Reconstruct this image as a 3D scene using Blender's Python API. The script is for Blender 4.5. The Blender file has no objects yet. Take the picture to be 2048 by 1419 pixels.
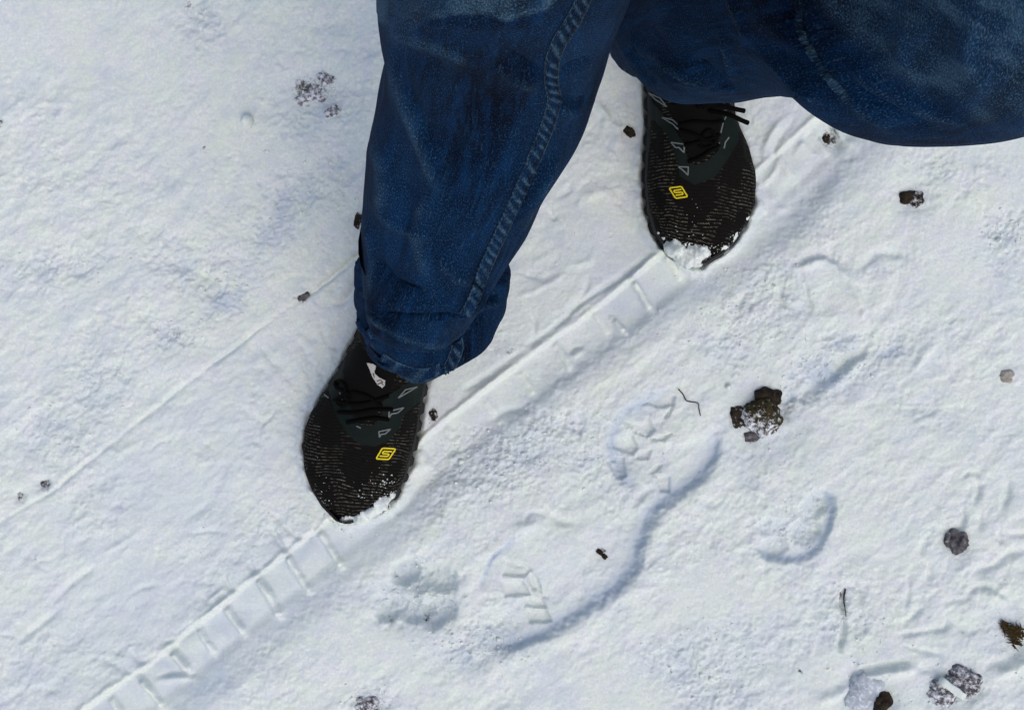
import bpy, bmesh, math, random
import numpy as np
from mathutils import Vector, Matrix, noise as mnoise
from mathutils.bvhtree import BVHTree

# ------------------------------------------------------------------ camera, sky, sun
H = 1.30                      # camera height above the snow, looking straight down
S = 0.975 / 2048.0            # metres on the ground per photograph pixel
scene = bpy.context.scene
col = scene.collection

cam_d = bpy.data.cameras.new('camera')
cam_d.sensor_width = 36.0
cam_d.lens = 36.0 * H / 0.975
cam_d.clip_start = 0.02
cam_d.clip_end = 500
cam = bpy.data.objects.new('camera', cam_d)
cam.location = (0, 0, H)
col.objects.link(cam)
scene.camera = cam

SUN_EL, SUN_AZ = math.radians(60), math.radians(150)      # azimuth clockwise from +Y
world = bpy.data.worlds.new('World')
scene.world = world
world.use_nodes = True
wn = world.node_tree.nodes
sky = wn.new('ShaderNodeTexSky')
sky.sky_type = 'NISHITA'
sky.sun_disc = False
sky.sun_elevation = SUN_EL
sky.sun_rotation = SUN_AZ
sky.air_density = 1.0
sky.dust_density = 4.0
sky.ozone_density = 1.0
wn['Background'].inputs['Strength'].default_value = 0.15
world.node_tree.links.new(sky.outputs['Color'], wn['Background'].inputs['Color'])

sun_d = bpy.data.lights.new('sun', 'SUN')
sun_d.energy = 0.50
sun_d.angle = math.radians(120)
sun_d.color = (1.0, 0.97, 0.92)
sun = bpy.data.objects.new('sun', sun_d)
sd = Vector((math.sin(SUN_AZ) * math.cos(SUN_EL), math.cos(SUN_AZ) * math.cos(SUN_EL), math.sin(SUN_EL)))
sun.rotation_euler = sd.to_track_quat('Z', 'Y').to_euler()
sun.location = sd * 5
col.objects.link(sun)

scene.view_settings.view_transform = 'Standard'
scene.view_settings.look = 'None'
scene.view_settings.gamma = 1.0
scene.view_settings.exposure = 0.01
scene.view_settings.use_curve_mapping = False
scene.render.engine = 'CYCLES'
scene.cycles.use_denoising = True
scene.cycles.max_bounces = 6

# ------------------------------------------------------------------ helpers
def Wp(px, py, z=0.0):
    k = (H - z) / H
    return Vector(((px - 1024) * S * k, (709.5 - py) * S * k, z))

def tag(o, label=None, cat=None, group=None, kind=None):
    if label: o['label'] = label
    if cat: o['category'] = cat
    if group: o['group'] = group
    if kind: o['kind'] = kind
    return o

def mesh_obj(name, verts, faces, mat=None, parent=None, smooth=True, uv=None):
    me = bpy.data.meshes.new(name)
    me.from_pydata([tuple(v) for v in verts], [], faces)
    if smooth:
        me.polygons.foreach_set('use_smooth', [True] * len(me.polygons))
    if uv is not None:
        l = me.uv_layers.new(name='UVMap')
        idx = np.empty(len(me.loops), dtype=np.int32)
        me.loops.foreach_get('vertex_index', idx)
        l.data.foreach_set('uv', np.asarray(uv, dtype=np.float32)[idx].ravel())
    me.update()
    o = bpy.data.objects.new(name, me)
    col.objects.link(o)
    if mat: me.materials.append(mat)
    if parent: o.parent = parent
    return o

def empty(name, loc=(0, 0, 0)):
    o = bpy.data.objects.new(name, None)
    o.location = loc
    o.empty_display_size = 0.05
    col.objects.link(o)
    return o

# --- numpy noise
_rng = np.random.default_rng(7)
_tab = [_rng.random((256, 256)) for _ in range(12)]
def vnoise(x, y, seed=0):
    t = _tab[seed % 12]
    xi = np.floor(x).astype(np.int64); yi = np.floor(y).astype(np.int64)
    fx = x - xi; fy = y - yi
    fx = fx * fx * fx * (fx * (fx * 6 - 15) + 10); fy = fy * fy * fy * (fy * (fy * 6 - 15) + 10)
    x0 = xi & 255; x1 = (xi + 1) & 255; y0 = yi & 255; y1 = (yi + 1) & 255
    return (t[x0, y0] * (1 - fx) + t[x1, y0] * fx) * (1 - fy) + (t[x0, y1] * (1 - fx) + t[x1, y1] * fx) * fy
def fbm(x, y, scale, octs=4, seed=0, gain=0.5):
    """signed noise about 0; scale = feature size"""
    out = np.zeros_like(x, dtype=np.float64); a = 1.0; tot = 0.0; sc = 1.0 / scale
    ca, sa = math.cos(0.7), math.sin(0.7)
    X, Y = x, y
    for k in range(octs):
        out += a * (vnoise(X * sc + 13.7 * k + seed * 3.1, Y * sc + 7.3 * k, seed + k) - 0.5) * 2
        tot += a; a *= gain; sc *= 2.03
        X, Y = ca * X - sa * Y, sa * X + ca * Y
    return out / tot
def ss(x, a, b):
    t = np.clip((x - a) / (b - a), 0, 1)
    return t * t * (3 - 2 * t)

def polyline_dist(PX, PY, pts):
    """signed distance (positive on the right-hand side going along pts, y down), arc length at foot, overshoot"""
    best = np.full(PX.shape, 1e9); sgn = np.ones(PX.shape); arc = np.zeros(PX.shape)
    acc = 0.0
    for (x0, y0), (x1, y1) in zip(pts[:-1], pts[1:]):
        dx, dy = x1 - x0, y1 - y0; L = math.hypot(dx, dy)
        tx, ty = dx / L, dy / L
        rx, ry = PX - x0, PY - y0
        t = np.clip(rx * tx + ry * ty, 0, L)
        d = np.hypot(rx - t * tx, ry - t * ty)
        c = tx * ry - ty * rx
        m = d < best - 1e-9
        best = np.where(m, d, best); sgn = np.where(m, np.where(c >= 0, 1.0, -1.0), sgn); arc = np.where(m, acc + t, arc)
        acc += L
    return best, sgn, arc, acc

def smooth_pts(pts, step=6.0):
    """Catmull-Rom resample of a 2-D polyline"""
    p = [np.array(q, float) for q in pts]
    p = [2 * p[0] - p[1]] + p + [2 * p[-1] - p[-2]]
    out = []
    for i in range(1, len(p) - 2):
        n = max(1, int(np.linalg.norm(p[i + 1] - p[i]) / step))
        for k in range(n):
            t = k / n
            out.append(0.5 * ((2 * p[i]) + (-p[i - 1] + p[i + 1]) * t + (2 * p[i - 1] - 5 * p[i] + 4 * p[i + 1] - p[i + 2]) * t * t
                              + (-p[i - 1] + 3 * p[i] - 3 * p[i + 1] + p[i + 2]) * t ** 3))
    out.append(p[-2])
    return [tuple(q) for q in out]

# ------------------------------------------------------------------ materials
def new_mat(name):
    m = bpy.data.materials.new(name)
    m.use_nodes = True
    nt = m.node_tree
    return m, nt, nt.nodes['Principled BSDF']
def nd(nt, typ, **kw):
    n = nt.nodes.new(typ)
    for k, v in kw.items():
        if k.startswith('i_'):
            n.inputs[k[2:].replace('_', ' ')].default_value = v
        else:
            setattr(n, k, v)
    return n
def ramp(nt, src, stops, interp='LINEAR'):
    r = nt.nodes.new('ShaderNodeValToRGB')
    r.color_ramp.interpolation = interp
    e = r.color_ramp.elements
    while len(e) < len(stops): e.new(0.5)
    for el, (p, c) in zip(e, stops):
        el.position = p
        el.color = (*c, 1) if len(c) == 3 else c
    nt.links.new(src, r.inputs['Fac'])
    return r.outputs['Color']
def noise_n(nt, vec, scale, detail=4, rough=0.55, dist=0.0):
    n = nd(nt, 'ShaderNodeTexNoise')
    n.inputs['Scale'].default_value = scale
    n.inputs['Detail'].default_value = detail
    n.inputs['Roughness'].default_value = rough
    n.inputs['Distortion'].default_value = dist
    nt.links.new(vec, n.inputs['Vector'])
    return n.outputs['Fac']
def mixc(nt, fac, a, b, blend='MIX'):
    m = nt.nodes.new('ShaderNodeMix')
    m.data_type = 'RGBA'; m.blend_type = blend
    for sock, v in ((m.inputs['Factor'], fac), (m.inputs['A'], a), (m.inputs['B'], b)):
        pass
    fs, as_, bs = m.inputs[0], m.inputs[6], m.inputs[7]
    for sock, v in ((fs, fac), (as_, a), (bs, b)):
        if hasattr(v, 'is_output'): nt.links.new(v, sock)
        elif isinstance(v, (int, float)): sock.default_value = v
        else: sock.default_value = (*v, 1)
    return m.outputs[2]
def math_n(nt, op, a, b=None, c=None, clamp=False):
    m = nt.nodes.new('ShaderNodeMath'); m.operation = op; m.use_clamp = clamp
    for i, v in enumerate((a, b, c)):
        if v is None: continue
        if hasattr(v, 'is_output'): nt.links.new(v, m.inputs[i])
        else: m.inputs[i].default_value = v
    return m.outputs[0]
def bump(nt, bsdf, height, strength=0.5, distance=0.001, chain=None):
    b = nt.nodes.new('ShaderNodeBump')
    b.inputs['Strength'].default_value = strength
    b.inputs['Distance'].default_value = distance
    nt.links.new(height, b.inputs['Height'])
    if chain: nt.links.new(chain, b.inputs['Normal'])
    nt.links.new(b.outputs['Normal'], bsdf.inputs['Normal'])
    return b.outputs['Normal']
def scaled(nt, vec, sx, sy, sz, rot=0.0):
    m = nt.nodes.new('ShaderNodeMapping')
    m.inputs['Scale'].default_value = (sx, sy, sz)
    m.inputs['Rotation'].default_value = (0, 0, rot)
    nt.links.new(vec, m.inputs['Vector'])
    return m.outputs['Vector']

def snow_material(dirt=True):
    m, nt, b = new_mat('snow' if dirt else 'snow_clump')
    tc = nd(nt, 'ShaderNodeTexCoord'); v = tc.outputs['Object']
    n1 = noise_n(nt, v, 16, 5, 0.62); n2 = noise_n(nt, v, 38, 5, 0.62); n3 = noise_n(nt, v, 420, 3, 0.6)
    c = mixc(nt, ramp(nt, n1, [(0.38, (0, 0, 0)), (0.62, (1, 1, 1))]), (0.655, 0.740, 0.728), (0.700, 0.775, 0.690))
    c = mixc(nt, ramp(nt, n2, [(0.4, (0, 0, 0)), (0.68, (1, 1, 1))]), c, (0.688, 0.712, 0.752))
    c = mixc(nt, ramp(nt, n3, [(0.42, (0, 0, 0)), (0.75, (1, 1, 1))]), c, (0.825, 0.865, 0.76))
    if dirt:
        wt_ = nd(nt, 'ShaderNodeAttribute'); wt_.attribute_name = 'packed_and_shade'
        wf_ = math_n(nt, 'MULTIPLY', wt_.outputs['Fac'], math_n(nt, 'ADD', 0.25, n2), clamp=True)
        c = mixc(nt, wf_, c, (0.500, 0.580, 0.655))
        a = nd(nt, 'ShaderNodeAttribute'); a.attribute_name = 'dirt'
        dn = noise_n(nt, v, 260, 4, 0.7)
        f = math_n(nt, 'ADD', a.outputs['Fac'], math_n(nt, 'MULTIPLY', math_n(nt, 'SUBTRACT', dn, 0.5), 2.2))
        f = math_n(nt, 'MULTIPLY', ramp(nt, f, [(0.42, (0, 0, 0)), (0.85, (1, 1, 1))]), math_n(nt, 'MULTIPLY', a.outputs['Fac'], 1.5, clamp=True))
        c = mixc(nt, f, c, mixc(nt, noise_n(nt, v, 150, 3), (0.035, 0.035, 0.045), (0.10, 0.085, 0.075)))
    nt.links.new(c, b.inputs['Base Color'])
    b.inputs['Roughness'].default_value = 0.75
    b.inputs['Specular IOR Level'].default_value = 0.25
    h1 = noise_n(nt, v, 330, 5, 0.65)
    h2 = noise_n(nt, v, 1100, 2, 0.6)
    hh = math_n(nt, 'ADD', h1, math_n(nt, 'MULTIPLY', h2, 0.35))
    bump(nt, b, hh, 0.34, 0.0014)
    return m
M_SNOW = snow_material(True)
M_CLUMP = snow_material(False)

def denim_material(name, seam=False):
    m, nt, b = new_mat(name)
    uv = nd(nt, 'ShaderNodeUVMap').outputs['UV']           # metres around / along the leg
    big = noise_n(nt, scaled(nt, uv, 20, 7, 1), 1.0, 4, 0.6)
    mid = noise_n(nt, scaled(nt, uv, 110, 18, 1), 1.0, 5, 0.65)
    strk = noise_n(nt, scaled(nt, uv, 300, 14, 1), 1.0, 4, 0.65)
    flk = noise_n(nt, scaled(nt, uv, 1300, 520, 1), 1.0, 3, 0.75)
    slub = noise_n(nt, scaled(nt, uv, 620, 60, 1), 1.0, 3, 0.65)
    sepv = nd(nt, 'ShaderNodeSeparateXYZ'); nt.links.new(uv, sepv.inputs[0])
    twl = math_n(nt, 'SINE', math_n(nt, 'MULTIPLY', math_n(nt, 'ADD', sepv.outputs['X'], math_n(nt, 'MULTIPLY', sepv.outputs['Y'], 0.7)), 2 * math.pi / 0.0021))
    c = mixc(nt, ramp(nt, big, [(0.32, (0, 0, 0)), (0.68, (1, 1, 1))]), (0.0002, 0.0014, 0.008), (0.0012, 0.0175, 0.056))
    c = mixc(nt, ramp(nt, mid, [(0.48, (0, 0, 0)), (0.78, (1, 1, 1))]), c, (0.0020, 0.0260, 0.086))
    c = mixc(nt, math_n(nt, 'MULTIPLY', ramp(nt, strk, [(0.54, (0, 0, 0)), (0.80, (1, 1, 1))]), 0.55), c, (0.0055, 0.044, 0.115))
    a = nd(nt, 'ShaderNodeAttribute'); a.attribute_name = 'wear'
    fl2 = math_n(nt, 'ADD', flk, math_n(nt, 'MULTIPLY', a.outputs['Fac'], 0.13))
    fm = math_n(nt, 'MULTIPLY', ramp(nt, fl2, [(0.54, (0, 0, 0)), (0.72, (1, 1, 1))]), ramp(nt, math_n(nt, 'ADD', big, a.outputs['Fac']), [(0.30, (0.25, 0.25, 0.25)), (0.65, (1, 1, 1))]))
    c = mixc(nt, math_n(nt, 'MULTIPLY', fm, 0.85), c, (0.060, 0.135, 0.225))
    c = mixc(nt, math_n(nt, 'MULTIPLY', ramp(nt, slub, [(0.60, (0, 0, 0)), (0.80, (1, 1, 1))]), 0.6), c, (0.040, 0.088, 0.150))
    c = mixc(nt, math_n(nt, 'MULTIPLY', ramp(nt, flk, [(0.24, (1, 1, 1)), (0.46, (0, 0, 0))]), 0.85), c, (0.0003, 0.0010, 0.0065))
    tex = math_n(nt, 'ADD', math_n(nt, 'MULTIPLY', flk, 1.3), math_n(nt, 'MULTIPLY', math_n(nt, 'ADD', strk, mid), 0.7))
    wf = math_n(nt, 'MULTIPLY', a.outputs['Fac'], math_n(nt, 'SUBTRACT', tex, 0.55), clamp=True)
    c = mixc(nt, math_n(nt, 'MULTIPLY', wf, 0.55), c, (0.072, 0.135, 0.180))
    nt.links.new(c, b.inputs['Base Color'])
    b.inputs['Roughness'].default_value = 0.9
    b.inputs['Specular IOR Level'].default_value = 0.05
    b.inputs['Sheen Weight'].default_value = 0.02
    b.inputs['Sheen Roughness'].default_value = 0.4
    b.inputs['Sheen Tint'].default_value = (0.35, 0.5, 0.75, 1)
    hgt = math_n(nt, 'ADD', math_n(nt, 'ADD', flk, math_n(nt, 'MULTIPLY', slub, 0.6)), math_n(nt, 'MULTIPLY', twl, 0.12))
    bump(nt, b, hgt, 0.7, 0.0010)
    return m
M_DENIM = denim_material('denim')

def plain(name, colr, rough=0.6, spec=0.4, nscale=400, var=0.4, bstr=0.2, bdist=0.0005):
    m, nt, b = new_mat(name)
    v = nd(nt, 'ShaderNodeTexCoord').outputs['Object']
    n = noise_n(nt, v, nscale, 4)
    dark = tuple(x * (1 - var) for x in colr); light = tuple(min(1, x * (1 + var)) for x in colr)
    nt.links.new(mixc(nt, n, dark, light), b.inputs['Base Color'])
    b.inputs['Roughness'].default_value = rough
    b.inputs['Specular IOR Level'].default_value = spec
    bump(nt, b, n, bstr, bdist)
    return m
M_THREAD = plain('seam_thread', (0.010, 0.008, 0.016), 0.8, 0.2)
M_BLACK = plain('black_fabric', (0.0022, 0.0021, 0.0022), 0.9, 0.12)
M_LACE = plain('black_lace', (0.0014, 0.0012, 0.0011), 0.9, 0.08, 2500, 0.6, 0.6)
M_TPU = plain('green_grey_overlay', (0.0042, 0.0088, 0.0078), 0.7, 0.10, 250, 0.3, 0.1)
M_SOLE = plain('black_rubber', (0.006, 0.0066, 0.0065), 0.6, 0.3)
M_REFL = plain('pale_grey_print', (0.12, 0.135, 0.135), 0.6, 0.3, 900, 0.6)
M_LOGO = plain('yellow_print', (0.62, 0.50, 0.012), 0.6, 0.2, 1500, 0.12)
M_LABEL = plain('pale_label', (0.42, 0.41, 0.39), 0.8, 0.2, 120, 0.15)

def knit_material():
    m, nt, b = new_mat('black_knit')
    uv = nd(nt, 'ShaderNodeUVMap').outputs['UV']      # u across, v along the foot, metres
    sep = nd(nt, 'ShaderNodeSeparateXYZ'); nt.links.new(uv, sep.inputs[0])
    u, v = sep.outputs['X'], sep.outputs['Y']
    warp = noise_n(nt, scaled(nt, uv, 18, 18, 1), 1.0, 2)
    vv = math_n(nt, 'ADD', v, math_n(nt, 'MULTIPLY', math_n(nt, 'SUBTRACT', warp, 0.5), 0.016))
    vv = math_n(nt, 'ADD', vv, math_n(nt, 'MULTIPLY', u, 0.16))
    row = math_n(nt, 'SINE', math_n(nt, 'MULTIPLY', vv, 2 * math.pi / 0.0031))
    row = ramp(nt, math_n(nt, 'ADD', math_n(nt, 'MULTIPLY', row, 0.5), 0.5), [(0.55, (0, 0, 0)), (0.92, (1, 1, 1))])
    dash = ramp(nt, noise_n(nt, scaled(nt, uv, 210, 330, 1), 1.0, 4, 0.75), [(0.46, (0, 0, 0)), (0.56, (1, 1, 1))])
    vor = nd(nt, 'ShaderNodeTexVoronoi'); vor.inputs['Scale'].default_value = 1.0
    vor.distance = 'CHEBYCHEV'
    nt.links.new(scaled(nt, uv, 70, 42, 1, 0.35), vor.inputs['Vector'])
    sv = nd(nt, 'ShaderNodeSeparateXYZ'); nt.links.new(vor.outputs['Color'], sv.inputs[0])
    patch = ramp(nt, sv.outputs['X'], [(0.30, (0.04, 0.04, 0.04)), (0.40, (0.8, 0.8, 0.8)), (1.0, (1, 1, 1))])
    st = math_n(nt, 'SINE', math_n(nt, 'MULTIPLY', u, 2 * math.pi / 0.0018))
    st = math_n(nt, 'ADD', math_n(nt, 'MULTIPLY', st, 0.25), 0.75)
    f = math_n(nt, 'MULTIPLY', math_n(nt, 'MULTIPLY', row, dash), math_n(nt, 'MULTIPLY', patch, st))
    c = mixc(nt, f, (0.0042, 0.0036, 0.0030), (0.115, 0.108, 0.085))
    nt.links.new(c, b.inputs['Base Color'])
    b.inputs['Roughness'].default_value = 0.9
    b.inputs['Specular IOR Level'].default_value = 0.10
    bump(nt, b, math_n(nt, 'ADD', row, noise_n(nt, scaled(nt, uv, 900, 900, 1), 1.0, 2)), 0.5, 0.0007)
    return m
M_KNIT = knit_material()

def stone_material(name, c_dark, c_light, moss=None, snow=0.45, nscale=130):
    m, nt, b = new_mat(name)
    v = nd(nt, 'ShaderNodeTexCoord').outputs['Object']
    n1 = noise_n(nt, v, nscale, 5, 0.65); n2 = noise_n(nt, v, nscale * 2.2, 4, 0.7)
    c = mixc(nt, ramp(nt, n1, [(0.35, (0, 0, 0)), (0.65, (1, 1, 1))]), c_dark, c_light)
    if moss:
        c = mixc(nt, ramp(nt, n2, [(0.45, (0, 0, 0)), (0.6, (1, 1, 1))]), c, moss)
    a = nd(nt, 'ShaderNodeAttribute'); a.attribute_name = 'dust'
    n3 = noise_n(nt, v, 230, 5, 0.72)
    f = math_n(nt, 'ADD', math_n(nt, 'MULTIPLY', a.outputs['Fac'], 0.9), math_n(nt, 'SUBTRACT', n3, 0.95 - snow))
    c = mixc(nt, ramp(nt, f, [(0.36, (0, 0, 0)), (0.52, (1, 1, 1))]), c, (0.78, 0.81, 0.85))
    nt.links.new(c, b.inputs['Base Color'])
    b.inputs['Roughness'].default_value = 0.85
    b.inputs['Specular IOR Level'].default_value = 0.2
    bump(nt, b, math_n(nt, 'ADD', n1, n2), 0.8, 0.002)
    return m
M_MOSS = stone_material('mossy_stone', (0.008, 0.006, 0.003), (0.045, 0.034, 0.016), (0.055, 0.048, 0.012))
M_STONE = stone_material('grey_stone', (0.035, 0.033, 0.040), (0.23, 0.22, 0.225))
M_FROST = stone_material('frosted_stone', (0.36, 0.41, 0.46), (0.52, 0.57, 0.61), None, 0.45, 60)
M_SOIL = stone_material('frozen_soil', (0.008, 0.006, 0.005), (0.05, 0.036, 0.022))
M_TUFT = plain('dead_grass', (0.045, 0.030, 0.009), 0.8, 0.2, 150, 0.8)
M_TWIG = plain('twig_bark', (0.022, 0.012, 0.010), 0.8, 0.2, 300, 0.7)

# ------------------------------------------------------------------ shoe placement (shared by snow and shoes)
SHOE_L = 0.28
# heel -> toe on the ground in photograph pixels, lateral side sign, base height
SHOES = [dict(toe=(687, 1039), dir=(-0.295, 0.9555), lat=-1, z=-0.013),
         dict(toe=(1396, 530), dir=(0.075, 0.9972), lat=1, z=-0.013)]
LAT = [(0, .012), (.012, .024), (.03, .032), (.06, .037), (.10, .038), (.14, .044), (.17, .052), (.195, .0575), (.21, .058), (.225, .056), (.245, .047), (.262, .034), (.272, .022), (.28, .006)]
MED = [(0, .012), (.012, .024), (.03, .032), (.06, .036), (.10, .035), (.14, .037), (.17, .041), (.195, .044), (.21, .0445), (.225, .044), (.245, .040), (.262, .031), (.272, .021), (.28, .006)]
def interp(tab, x):
    xs = [a for a, _ in tab]; ys = [b for _, b in tab]
    return np.interp(x, xs, ys)
for sh in SHOES:
    t = Wp(*sh['toe'])
    d = Vector((sh['dir'][0], -sh['dir'][1], 0)).normalized()
    sh['d'] = d
    sh['heel'] = Vector((t.x, t.y, 0)) - d * SHOE_L
    # lateral unit vector
    left = Vector((-d.y, d.x, 0))
    sh['w'] = left if (left.x * sh['lat'] > 0) else -left

# ------------------------------------------------------------------ snow ground
def axis_coords(half, step, far, grow):
    inner = np.arange(-half, half + step * 0.5, step)
    out = []; p = half; q = step
    while p < far:
        q *= grow; p += q; out.append(p)
    out = np.array(out)
    return np.concatenate([-out[::-1], inner, out])
gx = axis_coords(0.515, 0.00112, 40.0, 1.085)
gy = axis_coords(0.365, 0.00112, 40.0, 1.085)
GX, GY = np.meshgrid(gx, gy)            # rows = y
PX = GX / S + 1024; PY = 709.5 - GY / S  # photograph pixels on the ground plane
near = (np.abs(GX) < 3) & (np.abs(GY) < 3)
fade = np.exp(-np.maximum(0, np.hypot(GX, GY) - 2.0) / 1.5)
hz = np.zeros_like(GX)
packed_and_shade = np.zeros_like(GX)          # packed, damp snow is bluer; also carries shade painted on print rims

def window(x0, y0, x1, y1):
    c0, c1 = np.searchsorted(gx, [(x0 - 1024) * S, (x1 - 1024) * S])
    r0, r1 = np.searchsorted(gy, [(709.5 - y1) * S, (709.5 - y0) * S])
    return slice(r0, r1), slice(c0, c1)
def bounds(pts, m):
    xs = [p[0] for p in pts]; ys = [p[1] for p in pts]
    return min(xs) - m, min(ys) - m, max(xs) + m, max(ys) + m
MM = 0.001
WOB = fbm(PX, PY, 60, 3, 3) * 8 + fbm(PX, PY, 15, 3, 5, 0.65) * 6      # wobble in pixels so edges are never clean
WOB2 = fbm(PX, PY, 55, 3, 8) * 8 + fbm(PX, PY, 14, 3, 1, 0.65) * 6
def ridge(pts, width, height, jag=1.0, sharp=2.0, ends=20):
    """raised (or, negative, sunk) line; height in mm, width in px"""
    pts = smooth_pts(pts)
    w = window(*bounds(pts, width * 4 + 20))
    x = PX[w] + WOB[w] * jag * 0.4; y = PY[w] + WOB2[w] * jag * 0.4
    d, s_, a, L = polyline_dist(x, y, pts)
    e = ss(a, -1, min(ends, L * 0.3)) * ss(L - a, -1, min(ends, L * 0.3))
    amp = 1 + 0.55 * fbm(x, y, 28, 2, 9)
    hz[w] += height * MM * np.exp(-np.abs(d / width) ** sharp) * amp * (0.35 + 0.65 * e)
def cliff(pts, depth, wall, decay, side=1, jag=1.0, lip=0.0):
    """ground sinks by depth on one side of the line with a wall, rising again over decay px"""
    pts = smooth_pts(pts, 10)
    w = window(*bounds(pts, min(decay * 4, 1200) + 40))
    x = PX[w] + WOB[w] * jag; y = PY[w] + WOB2[w] * jag
    d, s_, a, L = polyline_dist(x, y, pts)
    sdv = d * s_ * side
    e = ss(a, 0, min(60, L * 0.25)) * ss(L - a, 0, min(60, L * 0.25))
    vary = 1 + 0.45 * fbm(x, y, 110, 3, 6); wv = wall * (1 + 0.7 * fbm(x, y, 80, 3, 2))
    k = ss(sdv, -wv * 0.5, wv * 0.5)
    hz[w] -= depth * MM * vary * k * np.exp(-np.maximum(sdv - wall, 0) / decay) * e
    hz[w] += MM * 2.2 * fbm(x, y, 9, 3, 4, 0.7) * k * (1 - k) * 4 * e
    packed_and_shade[w] = np.maximum(packed_and_shade[w], e * (0.95 * np.exp(-((sdv - wall * 0.2) / (wall * 0.7)) ** 2) + 0.4 * k * np.exp(-np.maximum(sdv, 0) / (decay * 0.6))))  # darker bluish shade painted down the rim wall, packed tint inside the print
    if lip:
        hz[w] += lip * MM * np.exp(-((sdv + wall * 0.9) / (wall * 0.8)) ** 2) * e
def pit(cx, cy, rx, ry, depth, ang=0.0, power=3.0, jag=1.0):
    m = max(rx, ry) * 2 + 20
    w = window(cx - m, cy - m, cx + m, cy + m)
    x = PX[w] + WOB[w] * jag - cx; y = PY[w] + WOB2[w] * jag - cy
    c, s_ = math.cos(ang), math.sin(ang)
    r = np.sqrt(((x * c + y * s_) / rx) ** 2 + ((-x * s_ + y * c) / ry) ** 2)
    hz[w] -= depth * MM * np.exp(-r ** power)
    if depth > 2: packed_and_shade[w] = np.maximum(packed_and_shade[w], min(0.8, depth * 0.11) * np.exp(-r ** power))
def rough(cx, cy, rx, ry, amp, ang=0.0, grain=9, sink=0.0, seed=1):
    m = max(rx, ry) * 2.2
    w = window(cx - m, cy - m, cx + m, cy + m)
    x = PX[w] - cx + WOB[w] * 4; y = PY[w] - cy + WOB2[w] * 4
    c, s_ = math.cos(ang), math.sin(ang)
    r = np.sqrt(((x * c + y * s_) / rx) ** 2 + ((-x * s_ + y * c) / ry) ** 2)
    k = np.exp(-r ** 2.4)
    packed_and_shade[w] = np.maximum(packed_and_shade[w], k * min(1.0, 0.35 + sink * 0.14) * (0.5 + 0.9 * ss(fbm(PX[w], PY[w], 40, 3, 7), -0.3, 0.4)))
    g = fbm(PX[w], PY[w], grain * 0.8, 2, seed, 0.8)
    lump = fbm(PX[w], PY[w], grain * 3.0, 3, seed + 2, 0.7)
    hz[w] += MM * k * (amp * (g * 0.9 + np.maximum(lump, -0.2) * 1.6 - 0.2) - sink)
def inside_poly(pts, m=30, edge=6, jag=0.6):
    w = window(*bounds(pts, m))
    x = PX[w] + WOB[w] * jag; y = PY[w] + WOB2[w] * jag
    d = np.full(x.shape, 1e9); ins = np.zeros(x.shape, bool)
    n = len(pts)
    for i in range(n):
        x0, y0 = pts[i]; x1, y1 = pts[(i + 1) % n]
        dx, dy = x1 - x0, y1 - y0
        t = np.clip(((x - x0) * dx + (y - y0) * dy) / (dx * dx + dy * dy + 1e-9), 0, 1)
        d = np.minimum(d, np.hypot(x - x0 - t * dx, y - y0 - t * dy))
        cond = ((y0 > y) != (y1 > y)) & (x < (x1 - x0) * (y - y0) / (y1 - y0 + 1e-12) + x0)
        ins ^= cond
    sdv = np.where(ins, d, -d)
    return w, ss(sdv, -edge * 0.5, edge * 0.5), sdv
def block(pts, depth, edge=5, jag=0.35, tilt=0.0):
    """a pressed tread block with a crisp rim"""
    w, k, sdv = inside_poly(pts, 30, edge, jag)
    hz[w] -= depth * MM * k

# broad relief
hz += MM * (6.0 * fbm(GX, GY, 0.55, 3, 1) * fade + 14 * fbm(GX, GY, 6.0, 3, 2) * (1 - fade) + 2.0 * fbm(GX, GY, 0.12, 3, 4))
# crusty medium and fine relief
FINE = np.exp(-np.maximum(0, np.maximum(np.abs(GX) - 0.515, np.abs(GY) - 0.365)) / 0.10)
MIDK = np.exp(-np.maximum(0, np.maximum(np.abs(GX) - 0.515, np.abs(GY) - 0.365)) / 0.45)
crust = 0.22 + 1.0 * ss(fbm(PX, PY, 170, 3, 6), -0.10, 0.45)
hz += MM * crust * (1.5 * MIDK * fbm(PX, PY, 44, 3, 0) + 0.7 * FINE * fbm(PX, PY, 12, 3, 7, 0.7))
hz += MM * FINE * 1.6 * crust * np.maximum(0, fbm(PX, PY, 17, 3, 10, 0.65) - 0.16)
hz -= MM * 3.0 * np.maximum(0, fbm(PX, PY, 26, 3, 11, 0.6) - 0.30) * crust * FINE
AL = PX * 0.785 - PY * 0.62; AC = PX * 0.62 + PY * 0.785
tram = ss(fbm(PX, PY, 240, 2, 9), -0.45, 0.25) * MIDK
hz += MM * tram * (1.5 * fbm(AL / 1.7, AC, 26, 4, 2, 0.62) + 1.6 * (0.25 - np.abs(fbm(AL / 1.8 + 300, AC, 44, 3, 5, 0.55))))
hz += MM * 0.30 * FINE * fbm(PX, PY, 7, 2, 3, 0.7)
packed_and_shade += 0.30 * ss(fbm(AL / 1.6, AC, 60, 4, 8, 0.6), 0.02, 0.40) + 0.22 * ss(fbm(PX, PY, 22, 3, 6, 0.65), 0.08, 0.4)

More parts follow.
